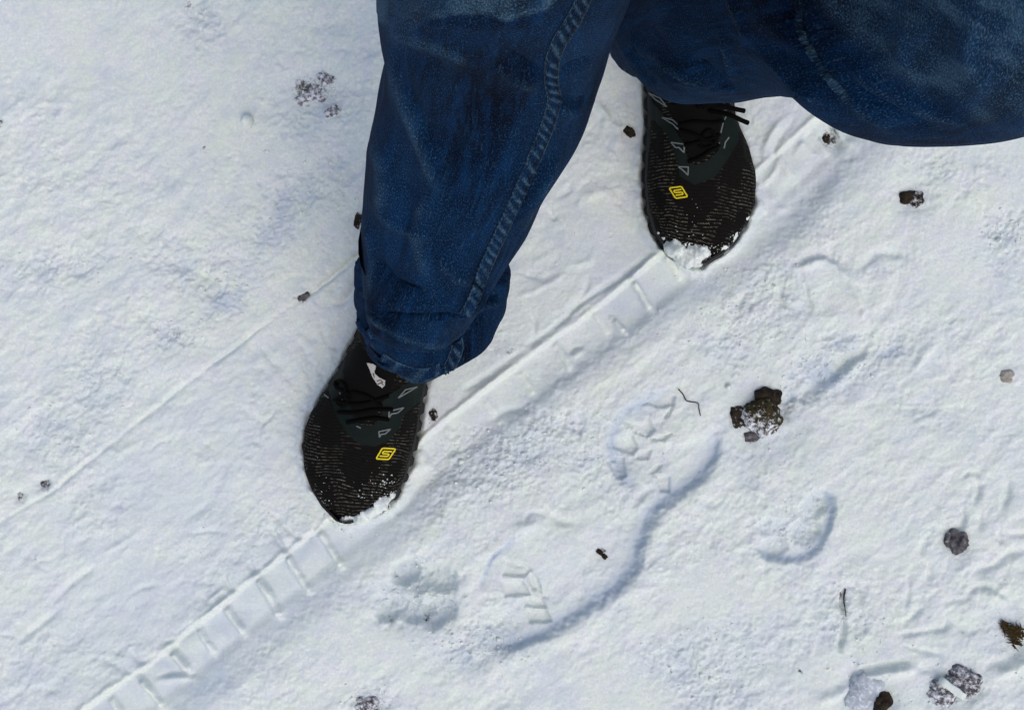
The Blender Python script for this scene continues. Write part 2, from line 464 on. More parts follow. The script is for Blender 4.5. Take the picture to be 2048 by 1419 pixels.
# --- tyre track, lower-left to upper-right
RIB = [(-900, 2240), (-300, 1790), (120, 1450), (227, 1372), (289, 1332), (351, 1280), (410, 1233), (450, 1200), (512, 1149), (567, 1108), (622, 1065), (658, 1034), (700, 1003), (800, 915), (900, 830), (979, 770), (1036, 728),
       (1090, 686), (1141, 652), (1217, 595), (1255, 560), (1293, 528), (1400, 440), (1560, 300), (1700, 170), (2300, -380), (3000, -1000)]
EDGE_R = [(-800, 2420), (-100, 1830), (250, 1520), (380, 1405), (520, 1295), (640, 1195), (760, 1090), (880, 985), (985, 885), (1080, 800), (1180, 715), (1290, 650), (1370, 600), (1450, 565), (1520, 515), (1620, 425), (1720, 320), (2350, -270), (3050, -900)]
EDGE_L = [(-1100, 1850), (-500, 1420), (0, 1042), (100, 984), (230, 880), (400, 746), (540, 640), (640, 572), (740, 490), (900, 360), (1100, 200), (1400, -60), (2100, -680)]
wt = window(-2600, -1800, 4600, 3400)
xw, yw = PX[wt] + WOB[wt] * 0.8, PY[wt] + WOB2[wt] * 0.8
dr, sr, ar, _ = polyline_dist(xw, yw, EDGE_R)
dl, sl, al, _ = polyline_dist(PX[wt] + WOB[wt] * 0.3, PY[wt] + WOB2[wt] * 0.3, EDGE_L)
db, sb, ab, _ = polyline_dist(PX[wt] + WOB[wt] * 0.25, PY[wt] + WOB2[wt] * 0.25, RIB)
SR, SL, SB = dr * sr, dl * sl, db * sb       # positive = right of line going up-right = lower-right in the picture
# floor: sunk between the two edges; deep smooth shoulder wall on the right
right_wall = ss(-SR + 10 * fbm(PX[wt], PY[wt], 120, 2, 9), -48, 44)
left_wall = ss(SL, -4, 7)
floor = right_wall * left_wall
hz[wt] -= MM * right_wall * ss(SL, -10, 330) * 7.0 + MM * 0.9 * left_wall * right_wall
packed_and_shade[wt] = np.maximum(packed_and_shade[wt], 0.42 * right_wall * ss(SL, 0, 60) * (0.4 + 0.8 * ss(fbm(PX[wt], PY[wt], 90, 3, 3), -0.3, 0.4)))
# shoulder groove just inside the right edge (tyre shoulder pressed deepest), smooth
hz[wt] -= MM * 1.2 * np.exp(-((-SR - 30) / 30) ** 2)
packed_and_shade[wt] = np.maximum(packed_and_shade[wt], 0.80 * np.exp(-((-SR - 4) / 34) ** 2) * (0.6 + 0.5 * ss(fbm(PX[wt], PY[wt], 140, 2, 6), -0.3, 0.3)))
# thin scored line of the left edge
hz[wt] -= MM * 2.6 * np.exp(-(SL / 4.5) ** 2) * (0.5 + 0.9 * ss(fbm(PX[wt], PY[wt], 120, 2, 4), -0.5, 0.5))
KEEP = 1 - 0.62 * ss(PX[wt], 690, 800) * ss(1240 - PX[wt], 0, 60) - 0.45 * ss(PX[wt], 1330, 1450) + 0.25 * fbm(PX[wt], PY[wt], 120, 2, 1)
KEEP = np.clip(KEEP, 0.12, 1)
# pressed blocks are smoother than the snow around
_k = 0.60 * ss(SB, 4, 14) * ss(-SR, 0, 40) * KEEP
for _ in range(3):
    _b = hz[wt]; _sm = (_b + np.roll(_b, 4, 0) + np.roll(_b, -4, 0) + np.roll(_b, 4, 1) + np.roll(_b, -4, 1)) / 5
    hz[wt] = _b * (1 - _k) + _sm * _k
# longitudinal rib
hz[wt] += MM * 4.2 * (0.25 + 0.75 * KEEP) * np.exp(-np.abs(SB / 7.0) ** 3) * (0.35 + 0.9 * ss(fbm(PX[wt], PY[wt], 90, 2, 5), -0.5, 0.4))
hz[wt] -= MM * 3.4 * ss(SB, -2, 8) * ss(95 - SB, 0, 25)
# lateral ribs between rib and shoulder; the blocks between them are packed
packed_and_shade[wt] = np.maximum(packed_and_shade[wt], 0.75 * KEEP * ss(SB, 6, 14) * ss(100 - SB, 0, 40) * (0.45 + 0.6 * ss(fbm(PX[wt], PY[wt], 50, 3, 2), -0.3, 0.3)))
packed_and_shade[wt] *= 1 - 0.85 * np.exp(-(SB / 8.0) ** 2)
CROSS = [((636, 1066), (682, 1136)), ((571, 1114), (616, 1187)), ((512, 1158), (557, 1234)), ((446, 1216), (484, 1270)), ((393, 1258), (424, 1312)), ((340, 1305), (372, 1345)), ((276, 1360), (320, 1416)),
         ((1107, 686), (1143, 738)), ((1266, 560), (1304, 618)), ((1190, 622), (1218, 668)), ((1227, 638), (1250, 664)), ((1036, 742), (1066, 790)), ((968, 798), (1004, 850)), ((890, 855), (925, 905)), ((835, 900), (870, 950)),
         ((215, 1395), (255, 1460)), ((150, 1440), (195, 1505)), ((85, 1495), (130, 1555)), ((1330, 508), (1365, 560)), ((1500, 365), (1540, 425)), ((1560, 310), (1600, 365)), ((1620, 250), (1665, 310))]
random.seed(4)
for p, q in CROSS:
    _w = window(*bounds([p, q], 30)); _d, _, _, _ = polyline_dist(PX[_w], PY[_w], [p, q]); packed_and_shade[_w] *= 1 - 0.9 * np.exp(-(_d / 7.0) ** 2)
    ridge([p, ((p[0] + q[0]) / 2 + random.uniform(-2, 2), (p[1] + q[1]) / 2), q], random.uniform(7.0, 9.0), random.uniform(5.4, 7.4) * (1.0 if p[0] < 690 or 1220 < p[0] < 1320 else 0.35), 0.7, 2.8, 8)
# block corners on the inner side of the rib: V shaped notches
for p, m_, q in [((538, 1055), (566, 1100), (590, 1082)), ((490, 1120), (508, 1145), (545, 1118)), ((440, 1150), (462, 1182), (500, 1160)), ((545, 1030), (598, 1078), (640, 1045)), ((398, 1192), (415, 1208), (446, 1192)),
                 ((325, 1287), (360, 1276), (400, 1240)), ((260, 1310), (284, 1328), (312, 1308)), ((1055, 690), (1085, 672), (1140, 630)), ((1130, 640), (1160, 610), (1230, 560)), ((930, 780), (985, 745), (1040, 705)), ((1205, 585), (1240, 555), (1290, 520))]:
    ridge([p, m_, q], 6.0, -3.2, 0.6, 2.0, 12)
# faint tread impressions inside the track
random.seed(11)
for k in range(90):
    t = random.uniform(-0.05, 1.0)
    cx = 60 + t * 1230; cy = 1290 - t * 850
    off = random.uniform(-250, -30)
    cx += 0.61 * off; cy += 0.79 * off
    a = random.choice([-0.68, -0.68, 0.95, 0.6, 0.2]) + random.uniform(-0.2, 0.2)
    L = random.uniform(8, 30)
    ridge([(cx - math.cos(a) * L, cy - math.sin(a) * L), (cx + random.uniform(-4, 4), cy + random.uniform(-4, 4)), (cx + math.cos(a) * L, cy + math.sin(a) * L)],
          random.uniform(4, 9), random.choice([-1.3, -1.6, 1.2, -1.0]), 2.2, 2.0, 15)
for pts, wd, hh in [([(30, 1290), (60, 1262), (110, 1225)], 7, -3.0), ([(100, 1205), (150, 1160), (185, 1135)], 7, -2.4), ([(60, 1108), (75, 1130), (92, 1140)], 5, -2.2), ([(150, 1090), (175, 1075), (195, 1078)], 6, -2.0),
                    ([(370, 1070), (410, 1062), (445, 1066)], 5, -1.8), ([(255, 1190), (280, 1178), (310, 1172)], 5, -1.6), ([(200, 1110), (250, 1080), (285, 1060)], 6, 1.6), ([(720, 700), (735, 720), (728, 750)], 7, -1.5),
                    ([(520, 690), (545, 725), (560, 740)], 6, -2.4), ([(590, 680), (607, 700), (612, 715)], 6, -2.0), ([(640, 650), (655, 690), (690, 700)], 6, -1.6), ([(500, 760), (505, 780), (512, 795)], 6, -1.8),
                    ([(1040, 545), (1085, 555), (1110, 545)], 6, -1.8), ([(1040, 590), (1090, 570), (1130, 545)], 6, 1.8), ([(1135, 530), (1180, 520), (1190, 500)], 7, 1.6), ([(1060, 620), (1070, 650), (1065, 690)], 6, -1.5), ([(1180, 560), (1160, 600), (1100, 640)], 6, -1.4)]:
    ridge(pts, wd, hh, 0.8)
# scuffs beside the right-hand shoe
for pts, wd, hh in [([(1545, 330), (1560, 280), (1590, 240)], 7, -3.0), ([(1530, 300), (1545, 265), (1570, 235)], 6, 2.6), ([(1600, 300), (1620, 260), (1650, 225)], 7, 2.8), ([(1640, 232), (1625, 262), (1600, 285)], 6, -2.4), ([(1670, 245), (1690, 275), (1715, 292)], 9, 5.0),
                    ([(1655, 235), (1676, 268), (1690, 290)], 7, -3.4), ([(1520, 370), (1545, 350), (1560, 320)], 6, 2.2), ([(1605, 275), (1625, 300), (1640, 310)], 7, 2.2), ([(1545, 385), (1560, 410), (1580, 415)], 7, 2.6)]:
    ridge(pts, wd, hh, 0.7)
pit(1520, 415, 14, 14, -4.5); pit(1615, 370, 60, 40, 3.0, -0.7); pit(1560, 440, 60, 34, 3.0, -0.7)

# --- boot print with chevron sole, lower centre
cliff([(960, 1310), (1060, 1288), (1140, 1245), (1200, 1208), (1245, 1172), (1275, 1128), (1283, 1090), (1300, 1045), (1345, 1000), (1395, 965), (1428, 925), (1438, 880), (1425, 845)], 9.0, 24, 170, -1, 0.8, 1.5)
cliff([(1290, 1000), (1250, 960), (1225, 900), (1235, 840), (1280, 800), (1350, 775)], 4.0, 22, 60, 1, 1.2)
cliff([(958, 1180), (968, 1145), (985, 1115), (1010, 1092), (1030, 1060)], 3.6, 9, 60, 1, 0.5)
zx, zy = 1000.0, 740.0
def zb(*p): return [(zx + a / 4.435, zy + b / 4.435) for a, b in p]
for P in [zb((1420, 195), (1550, 235), (1530, 320), (1430, 330), (1280, 295), (1400, 250)), zb((1130, 455), (1270, 470), (1320, 590), (1210, 560)), zb((1310, 420), (1375, 530), (1315, 600), (1275, 480)),
          zb((1340, 610), (1520, 560), (1450, 625), (1350, 632)), zb((1010, 600), (1190, 590), (1235, 700), (1185, 760), (1020, 700)), zb((1215, 790), (1250, 730), (1350, 720), (1320, 800)),
          zb((960, 800), (1110, 780), (1130, 950), (1040, 970)), zb((1340, 920), (1400, 860), (1440, 850), (1390, 930)), zb((1390, 940), (1510, 950), (1520, 1090), (1430, 1080)), zb((1460, 420), (1520, 340), (1540, 300), (1500, 410))]:
    block(P, random.uniform(4.0, 5.5), 6)
for P in [[(1008, 1118), (1045, 1128), (1062, 1140), (1050, 1155), (1005, 1150)], [(1000, 1160), (1045, 1165), (1060, 1190), (1010, 1195)], [(1050, 1195), (1085, 1200), (1095, 1220), (1050, 1215)], [(1055, 1225), (1095, 1225), (1105, 1245), (1060, 1250)], [(1058, 1140), (1075, 1160), (1085, 1190), (1064, 1180)]]:
    block(P, random.uniform(4.0, 5.4), 6)
for pts, wd, hh in [([(1008, 1122), (1030, 1133), (1052, 1135)], 4, -3), ([(1053, 1140), (1062, 1165), (1078, 1192), (1095, 1198)], 4.5, -3.6), ([(1050, 1046), (1056, 1030), (1072, 1026), (1085, 1030)], 5, -2.6), ([(1095, 1020), (1120, 1042), (1150, 1048)], 8, -2.2), ([(1060, 1200), (1085, 1215), (1092, 1240)], 5, -2),
                    ([(1035, 1060), (1062, 1048), (1080, 1052)], 12, 3.2), ([(965, 1160), (975, 1128), (1000, 1100)], 4, -2.6), ([(1270, 1005), (1295, 985), (1320, 975)], 8, -2.4), ([(1275, 1030), (1290, 1005), (1310, 1000)], 9, 2.6), ([(1140, 855), (1158, 862), (1160, 872)], 4, -4)]:
    ridge(pts, wd, hh, 0.6)
rough(960, 1285, 90, 45, 1.9, -0.4, 8, 3.0)
rough(1050, 900, 120, 60, 1.9, -0.4, 9, 2.5, 3)
rough(960, 930, 130, 60, 2.0, -0.5, 9, 2.0, 4)
rough(1110, 845, 60, 20, 1.6, 0.2, 8, 2.5, 5)
rough(1190, 920, 60, 50, 1.5, 0, 8, 1.0, 6)

# --- dog prints
pit(838, 1190, 92, 74, 5.0, -0.3, 5, 0.5)
for cx, cy, rx, ry, dp, an in [(812, 1146, 32, 22, 9, -0.5), (880, 1158, 36, 26, 9, 0.7), (784, 1222, 36, 17, 9, -0.5), (832, 1230, 32, 18, 9.5, 0), (878, 1226, 36, 24, 10, -0.6)]:
    pit(cx, cy, rx, ry, dp, an, 6, 0.6); rough(cx, cy, rx, ry, 2.6, an, 7, 2, 2)
ridge([(800, 1185), (845, 1187), (890, 1194)], 15, 4.0); ridge([(850, 1145), (847, 1190), (852, 1232)], 11, 4.0)
cliff([(1512, 1070), (1517, 1098), (1535, 1119), (1586, 1122), (1634, 1103), (1660, 1060), (1672, 1012), (1660, 985), (1620, 985)], 7.0, 14, 45, -1, 0.5)
for cx, cy, rx, ry, dp, an in [(1545, 1058, 30, 20, 5, 0.4), (1552, 1096, 26, 20, 5.5, 0.0), (1614, 1062, 32, 26, 6.0, -0.7), (1632, 1012, 34, 24, 8.0, -0.6)]:
    pit(cx, cy, rx, ry, dp, an, 6, 0.6); rough(cx, cy, rx, ry, 2.0, an, 7, 1.5, 3)

# --- disturbed patches, scrapes and ridges elsewhere
for cx, cy, rx, ry, am, an, sk in [(1660, 735, 110, 42, 2.0, -0.62, 5.0), (1600, 790, 50, 25, 1.5, -0.6, 3), (1790, 700, 70, 26, 1.6, -0.7, 3.0), (1840, 800, 70, 30, 1.2, 0.3, 1.2), (640, 360, 90, 46, 2.0, -0.7, 3.0), (560, 430, 80, 42, 1.8, -0.8, 3.0),
                                   (440, 570, 60, 50, 1.8, -0.8, 3.0), (350, 525, 80, 26, 1.7, 0.5, 2.5), (120, 530, 130, 34, 1.8, -0.25, 2.0), (345, 665, 45, 22, 2.0, 0.2, 2.5), (210, 770, 60, 40, 1.6, 0.3, 1.8), (120, 860, 80, 40, 1.5, -0.4, 1.5),
                                   (620, 235, 90, 50, 1.6, 0, 1.5), (1380, 1330, 90, 70, 1.7, 0, 1.5), (1450, 1400, 90, 50, 1.5, 0, 1.0), (1500, 1280, 90, 50, 1.2, 0, 1), (2010, 470, 55, 45, 2.0, 0, 3.0), (1880, 345, 60, 40, 1.6, 0.6, 1.0),
                                   (1520, 600, 90, 70, 1.6, 0, 1.5), (1460, 690, 80, 60, 1.6, 0, 1.0), (400, 30, 40, 50, 2.2, 0, 3.0), (735, 1400, 50, 30, 2.4, 0, 2), (1700, 1240, 60, 60, 1.4, 0, 1), (690, 190, 60, 45, 2.2, 0, 1.0), (530, 1060, 120, 40, 1.4, -0.5, 0.6)]:
    rough(cx, cy, rx, ry, am, an, 9, sk, random.randint(0, 9))
for pts, wd, hh in [([(415, 545), (430, 575), (420, 610)], 9, -2.6), ([(330, 520), (380, 535), (425, 565)], 10, -2.4), ([(1560, 580), (1568, 605), (1585, 612)], 5, -3.4), ([(1570, 590), (1582, 605), (1600, 600)], 6, 2.2), ([(1590, 535), (1650, 520), (1700, 560)], 9, 3.0), ([(1598, 545), (1610, 575), (1620, 620)], 6, -2.6),
                    ([(1590, 525), (1640, 508), (1690, 525)], 9, -3.0), ([(1730, 530), (1760, 505), (1810, 510)], 9, -2.6), ([(1700, 560), (1720, 600), (1730, 640)], 8, 1.8), ([(1470, 620), (1490, 590), (1505, 575)], 8, -2.4), ([(1610, 790), (1680, 735), (1740, 690)], 10, -3.0), ([(1650, 785), (1690, 750), (1730, 715)], 8, 2.2), ([(1830, 740), (1850, 710), (1870, 690)], 8, 2.6),
                    ([(1955, 960), (1958, 985), (1950, 1005)], 6, -2.4), ([(1925, 955), (1940, 945), (1965, 950)], 5, -1.8), ([(2010, 940), (2020, 980), (2005, 1020)], 8, -2.4), ([(1880, 1060), (1915, 1060), (1928, 1035), (1925, 1010)], 7, -2.6), ([(1960, 1030), (1962, 1050), (1955, 1060)], 6, -1.8), ([(2000, 1060), (1998, 1075), (2008, 1085)], 6, -2.8),
                    ([(2012, 1065), (2035, 1067), (2060, 1062)], 6, -2.2), ([(1950, 1140), (1990, 1132), (2020, 1105), (2048, 1098)], 8, -3.0), ([(1935, 1190), (1955, 1172), (1990, 1175)], 7, -2.8), ([(1990, 1180), (2015, 1195), (2030, 1225)], 8, -2.0), ([(1965, 1170), (2000, 1195), (2010, 1215)], 14, 2.6), ([(1900, 1200), (1930, 1200), (1945, 1185)], 7, -1.6),
                    ([(1690, 1180), (1686, 1215), (1690, 1250), (1680, 1300)], 4.5, -4.0), ([(1700, 1172), (1718, 1180), (1724, 1205)], 5, -2.4), ([(1698, 1190), (1704, 1215), (1700, 1240)], 8, 2.4), ([(1800, 1255), (1830, 1230), (1845, 1210)], 7, -2.2), ([(1800, 1270), (1850, 1262), (1890, 1255), (1890, 1232)], 6, -2.2), ([(1715, 1345), (1760, 1332), (1810, 1320)], 7, -3.2),
                    ([(1720, 1358), (1770, 1345), (1830, 1333)], 10, 3.0), ([(1700, 1380), (1708, 1350), (1708, 1310)], 9, -2.6), ([(1640, 1400), (1680, 1385), (1710, 1365)], 10, 2.6), ([(1810, 1290), (1850, 1300), (1890, 1310)], 6, -1.8), ([(1830, 1330), (1860, 1340), (1880, 1345)], 8, -2.0), ([(1815, 1150), (1818, 1180), (1812, 1220)], 6, -1.6), ([(1845, 1120), (1860, 1135), (1855, 1165)], 7, -1.8),
                    ([(1975, 1330), (2010, 1320), (2040, 1295)], 10, -2.6), ([(1990, 1345), (2030, 1335), (2060, 1310)], 10, 2.2), ([(1860, 1060), (1840, 1100), (1845, 1120)], 8, -1.2), ([(1900, 1230), (1930, 1260), (1960, 1255)], 10, -1.6), ([(200, 1320), (240, 1340), (270, 1350)], 6, -2.0), ([(20, 1395), (50, 1380), (110, 1385)], 9, -1.8),
                    ([(745, 310), (715, 345), (690, 360)], 9, -2.4), ([(720, 560), (690, 600), (660, 610)], 7, -2.6), ([(740, 490), (700, 530), (600, 600)], 6, -2.2), ([(1190, 200), (1215, 230), (1210, 260)], 8, 2.2), ([(1230, 240), (1240, 270), (1225, 300)], 9, 1.6), ([(1170, 400), (1200, 380), (1230, 390)], 10, 1.6), ([(980, 840), (1020, 820), (1060, 822)], 8, -2.6)]:
    ridge(pts, wd, hh * (1.5 if pts[0][0] > 1550 else 1.25), 0.8)
ridge([(900, 925), (912, 912), (925, 905)], 8, 4.0, 0.4); ridge([(830, 948), (845, 935), (858, 925)], 8, 2.6, 0.4)
ridge([(1145, 715), (1160, 703), (1170, 700)], 7, 3.4, 0.4); ridge([(1140, 705), (1150, 695), (1168, 692)], 4, -2.6, 0.3)
ridge([(312, 1365), (345, 1362), (380, 1360)], 7, 4.2, 0.4); ridge([(312, 1356), (345, 1350), (378, 1352)], 5, -3.2, 0.3)
ridge([(412, 1205), (428, 1192), (444, 1178)], 5, 3.4, 0.4)
ridge([(1160, 190), (1090, 480), (1060, 560)], 60, -2.0, 1.0)
pit(1530, 830, 95, 90, 5.0, 0.4, 3); pit(1485, 900, 40, 60, 3.0, 0.3, 2)
pit(630, 185, 60, 45, 6.0, -0.5, 3); pit(1912, 1085, 34, 34, 4, 0, 3); pit(1735, 1390, 60, 48, 5.0, 0.6, 4); pit(1905, 1370, 62, 52, 4.5, 0, 4); pit(2025, 1262, 55, 55, 4, 0, 3); pit(1828, 396, 42, 34, 4, 0, 3)
pit(85, 970, 18, 16, 5, 0, 2.5); pit(40, 992, 14, 16, 4, 0, 2.5); pit(1668, 280, 36, 30, 3, 0, 3)

# --- the shoes press the snow
for sh in SHOES:
    rx = GX - sh['heel'].x; ry = GY - sh['heel'].y
    l = rx * sh['d'].x + ry * sh['d'].y
    wv = rx * sh['w'].x + ry * sh['w'].y
    half = np.where(wv > 0, np.interp(l, [a for a, _ in LAT], [b for _, b in LAT]), np.interp(l, [a for a, _ in MED], [b for _, b in MED]))
    dist = np.where((l < 0) | (l > SHOE_L), np.maximum(np.abs(wv) - half, 0) + np.maximum(-l, l - SHOE_L), np.abs(wv) - half)
    dist = dist + fbm(PX, PY, 25, 2, 2) * 0.0015
    k = ss(-dist, -0.006, 0.002)
    hz = hz * (1 - k) + (sh['z'] - 0.001) * k
    # snow pushed up along the edge, most at the toe
    toe = ss(l, 0.10, 0.27)
    hz += MM * 6.5 * toe * np.exp(-((dist - 0.006) / 0.0055) ** 2) * (1 + 0.8 * fbm(PX, PY, 26, 3, 3)) * (dist > -0.004)

# stains of soil in the snow (own shapes)
dirt = np.zeros_like(hz)
for cx, cy, rx, ry, am in [(618, 178, 36, 22, 1.0), (648, 152, 16, 12, .5), (608, 205, 14, 10, .6), (662, 222, 18, 12, .5), (1480, 835, 20, 26, .75), (1506, 872, 18, 14, .7), (1515, 795, 40, 14, .5), (87, 970, 15, 12, .85), (38, 991, 9, 12, .7), (165, 893, 26, 14, .45), (345, 666, 14, 10, .6), (1668, 274, 24, 26, .75),
                           (1828, 398, 34, 22, .5), (735, 1410, 34, 22, .8), (1205, 1108, 10, 8, .9), (715, 440, 10, 18, .7), (604, 594, 20, 8, .8), (1020, 704, 16, 12, .55), (1690, 1190, 6, 14, .9), (1693, 1235, 4, 40, .5), (1600, 1340, 8, 8, .9), (1905, 1372, 46, 36, .5), (2028, 1262, 36, 36, .5), (788, 1158, 8, 8, .7), (776, 1240, 12, 8, .7), (855, 1245, 14, 9, .7),
                           (866, 832, 14, 18, .6), (450, 18, 8, 10, .0), (376, 12, 8, 14, .7), (390, 36, 22, 8, .5), (70, 1118, 10, 14, .45), (104, 1293, 16, 10, .4), (480, 1055, 14, 12, .35), (408, 293, 6, 6, .7), (3, 250, 6, 10, .8), (1738, 1390, 24, 22, .8), (1915, 1083, 20, 22, .6), (260, 1068, 22, 14, .28), (1360, 895, 12, 26, .25), (1655, 1262, 6, 10, .5), (1770, 1208, 10, 10, .4)]:
    w = window(cx - rx * 3, cy - ry * 3, cx + rx * 3, cy + ry * 3)
    r = np.sqrt(((PX[w] + WOB[w] - cx) / rx) ** 2 + ((PY[w] + WOB2[w] - cy) / ry) ** 2)
    dirt[w] = np.maximum(dirt[w], am * np.exp(-r ** 2 * 0.9))

ny, nx = hz.shape
co = np.empty((ny * nx, 3), dtype=np.float32)
co[:, 0] = GX.ravel(); co[:, 1] = GY.ravel(); co[:, 2] = hz.ravel()
idx = np.arange(ny * nx, dtype=np.int32).reshape(ny, nx)
quads = np.stack([idx[:-1, :-1], idx[:-1, 1:], idx[1:, 1:], idx[1:, :-1]], axis=-1).reshape(-1, 4)
me = bpy.data.meshes.new('snow_ground')
me.vertices.add(len(co)); me.vertices.foreach_set('co', co.ravel())
me.loops.add(quads.size); me.loops.foreach_set('vertex_index', quads.ravel())
me.polygons.add(len(quads)); me.polygons.foreach_set('loop_start', np.arange(0, quads.size, 4, dtype=np.int32))
me.polygons.foreach_set('use_smooth', np.ones(len(quads), dtype=bool))
at = me.attributes.new('packed_and_shade', 'FLOAT', 'POINT'); at.data.foreach_set('value', packed_and_shade.ravel().astype(np.float32))
at = me.attributes.new('dirt', 'FLOAT', 'POINT'); at.data.foreach_set('value', dirt.ravel().astype(np.float32))
me.update(calc_edges=True)
ground = bpy.data.objects.new('snow_ground', me); col.objects.link(ground)
me.materials.append(M_SNOW)
tag(ground, 'trodden white snow with a tyre track, boot print and paw prints', 'snow', kind='structure')

def gz(x, y):
    i = int(np.clip(np.searchsorted(gx, x), 1, nx - 1)); j = int(np.clip(np.searchsorted(gy, y), 1, ny - 1))
    return float(hz[j, i])

# loose snow crumbs lying on the surface, too many and too small to count
def snow_grit():
    rng = np.random.default_rng(21)
    spots = []
    for cx, cy, rx, ry, n, r in [(960, 1285, 90, 45, 420, 1.0), (1050, 900, 120, 60, 380, .9), (960, 930, 130, 60, 420, 1.0), (1190, 920, 60, 50, 160, .8), (838, 1200, 70, 50, 260, 1.0), (1600, 1050, 60, 50, 200, .8), (1660, 735, 110, 45, 320, 1.0), (640, 360, 90, 50, 300, 1.0), (560, 430, 80, 50, 260, 1.0), (440, 570, 60, 55, 260, 1.0),
                                 (120, 530, 130, 40, 200, .9), (345, 665, 50, 30, 140, 1.0), (210, 770, 70, 50, 160, .9), (120, 860, 90, 50, 140, .9), (640, 210, 80, 60, 240, 1.1), (1400, 1340, 110, 80, 420, .9), (2010, 470, 50, 45, 140, 1.1), (1500, 620, 110, 90, 380, 1.0), (1700, 1240, 70, 70, 180, .9), (520, 1070, 150, 60, 240, .8), (1560, 880, 60, 70, 160, .9),
                                 (1740, 1370, 90, 60, 160, .9), (1900, 1370, 80, 60, 200, 1.0), (2020, 1260, 50, 60, 140, 1.0), (1230, 560, 160, 110, 200, .7), (1420, 530, 90, 50, 200, .9), (700, 1050, 70, 30, 160, .9), (1290, 900, 90, 90, 120, .7), (1024, 709, 620, 460, 1500, .55), (400, 30, 40, 40, 100, 1.0), (735, 1400, 50, 30, 140, 1.0)]:
        p = rng.normal(size=(n, 2)) * (rx * .6, ry * .6) + (cx, cy)
        rr = r * (0.0004 + rng.gamma(1.5, 0.00026, n))
        spots.append(np.column_stack([p, rr]))
    P = np.concatenate([q[: int(len(q) * 0.65)] for q in spots])
    phi = (1 + 5 ** .5) / 2
    ico = np.array([(-1, phi, 0), (1, phi, 0), (-1, -phi, 0), (1, -phi, 0), (0, -1, phi), (0, 1, phi), (0, -1, -phi), (0, 1, -phi), (phi, 0, -1), (phi, 0, 1), (-phi, 0, -1), (-phi, 0, 1)]) / 1.9
    F = [(0, 11, 5), (0, 5, 1), (0, 1, 7), (0, 7, 10), (0, 10, 11), (1, 5, 9), (5, 11, 4), (11, 10, 2), (10, 7, 6), (7, 1, 8), (3, 9, 4), (3, 4, 2), (3, 2, 6), (3, 6, 8), (3, 8, 9), (4, 9, 5), (2, 4, 11), (6, 2, 10), (8, 6, 7), (9, 8, 1)]
    keep = []
    for x, y, r in P:
        X = (x - 1024) * S; Y = (709.5 - y) * S
        bad = False
        for sh in SHOES:
            l = (X - sh['heel'].x) * sh['d'].x + (Y - sh['heel'].y) * sh['d'].y; w = (X - sh['heel'].x) * sh['w'].x + (Y - sh['heel'].y) * sh['w'].y
            if -0.01 < l < .285 and abs(w) < .064: bad = True
        if not bad: keep.append((X, Y, gz(X, Y) - r * .1, r))
    K = np.array(keep); n = len(K)
    jit = 1 + 0.32 * rng.normal(size=(n, 12, 1)); sq = rng.uniform(.6, 1.25, (n, 1, 3))
    V = (ico[None] * jit * sq) * K[:, None, 3:4] + K[:, None, :3]
    Fa = (np.array(F)[None] + (np.arange(n) * 12)[:, None, None]).reshape(-1, 3)
    me = bpy.data.meshes.new('snow_grit')
    me.from_pydata(V.reshape(-1, 3).tolist(), [], Fa.tolist())
    me.polygons.foreach_set('use_smooth', [True] * len(me.polygons)); me.update()
    o = bpy.data.objects.new('snow_grit', me); col.objects.link(o); me.materials.append(M_CLUMP)
    tag(o, 'loose white snow grains scattered over the trodden snow', 'snow grains', kind='stuff')
snow_grit()

# ------------------------------------------------------------------ person: jeans
person = empty('person', (0.12, 0.30, 0.0))
PO = Vector(person.location)
tag(person, 'person in blue jeans and black knit running shoes standing on the snow', 'person')
def under(o, parent):
    """parent keeping the world coordinates the mesh was written in"""
    off = Vector((0, 0, 0)); p = parent
    while p is not None:
        off += Vector(p.location); p = p.parent
    o.parent = parent
    o.location = -off + Vector((0, 0, 0))
    return o
def part(name, verts, faces, mat, parent, uv=None, smooth=True):
    # vertices are in world metres; children keep a zero origin at the person's base
    vs = [Vector(v) - PO for v in verts]
    return mesh_obj(name, vs, faces, mat, parent, smooth, uv)

def catmull(a, b, c, d, t):
    return 0.5 * ((2 * b) + (c - a) * t + (2 * a - 5 * b + 4 * c - d) * t * t + (3 * b - a - 3 * c + d) * t ** 3)

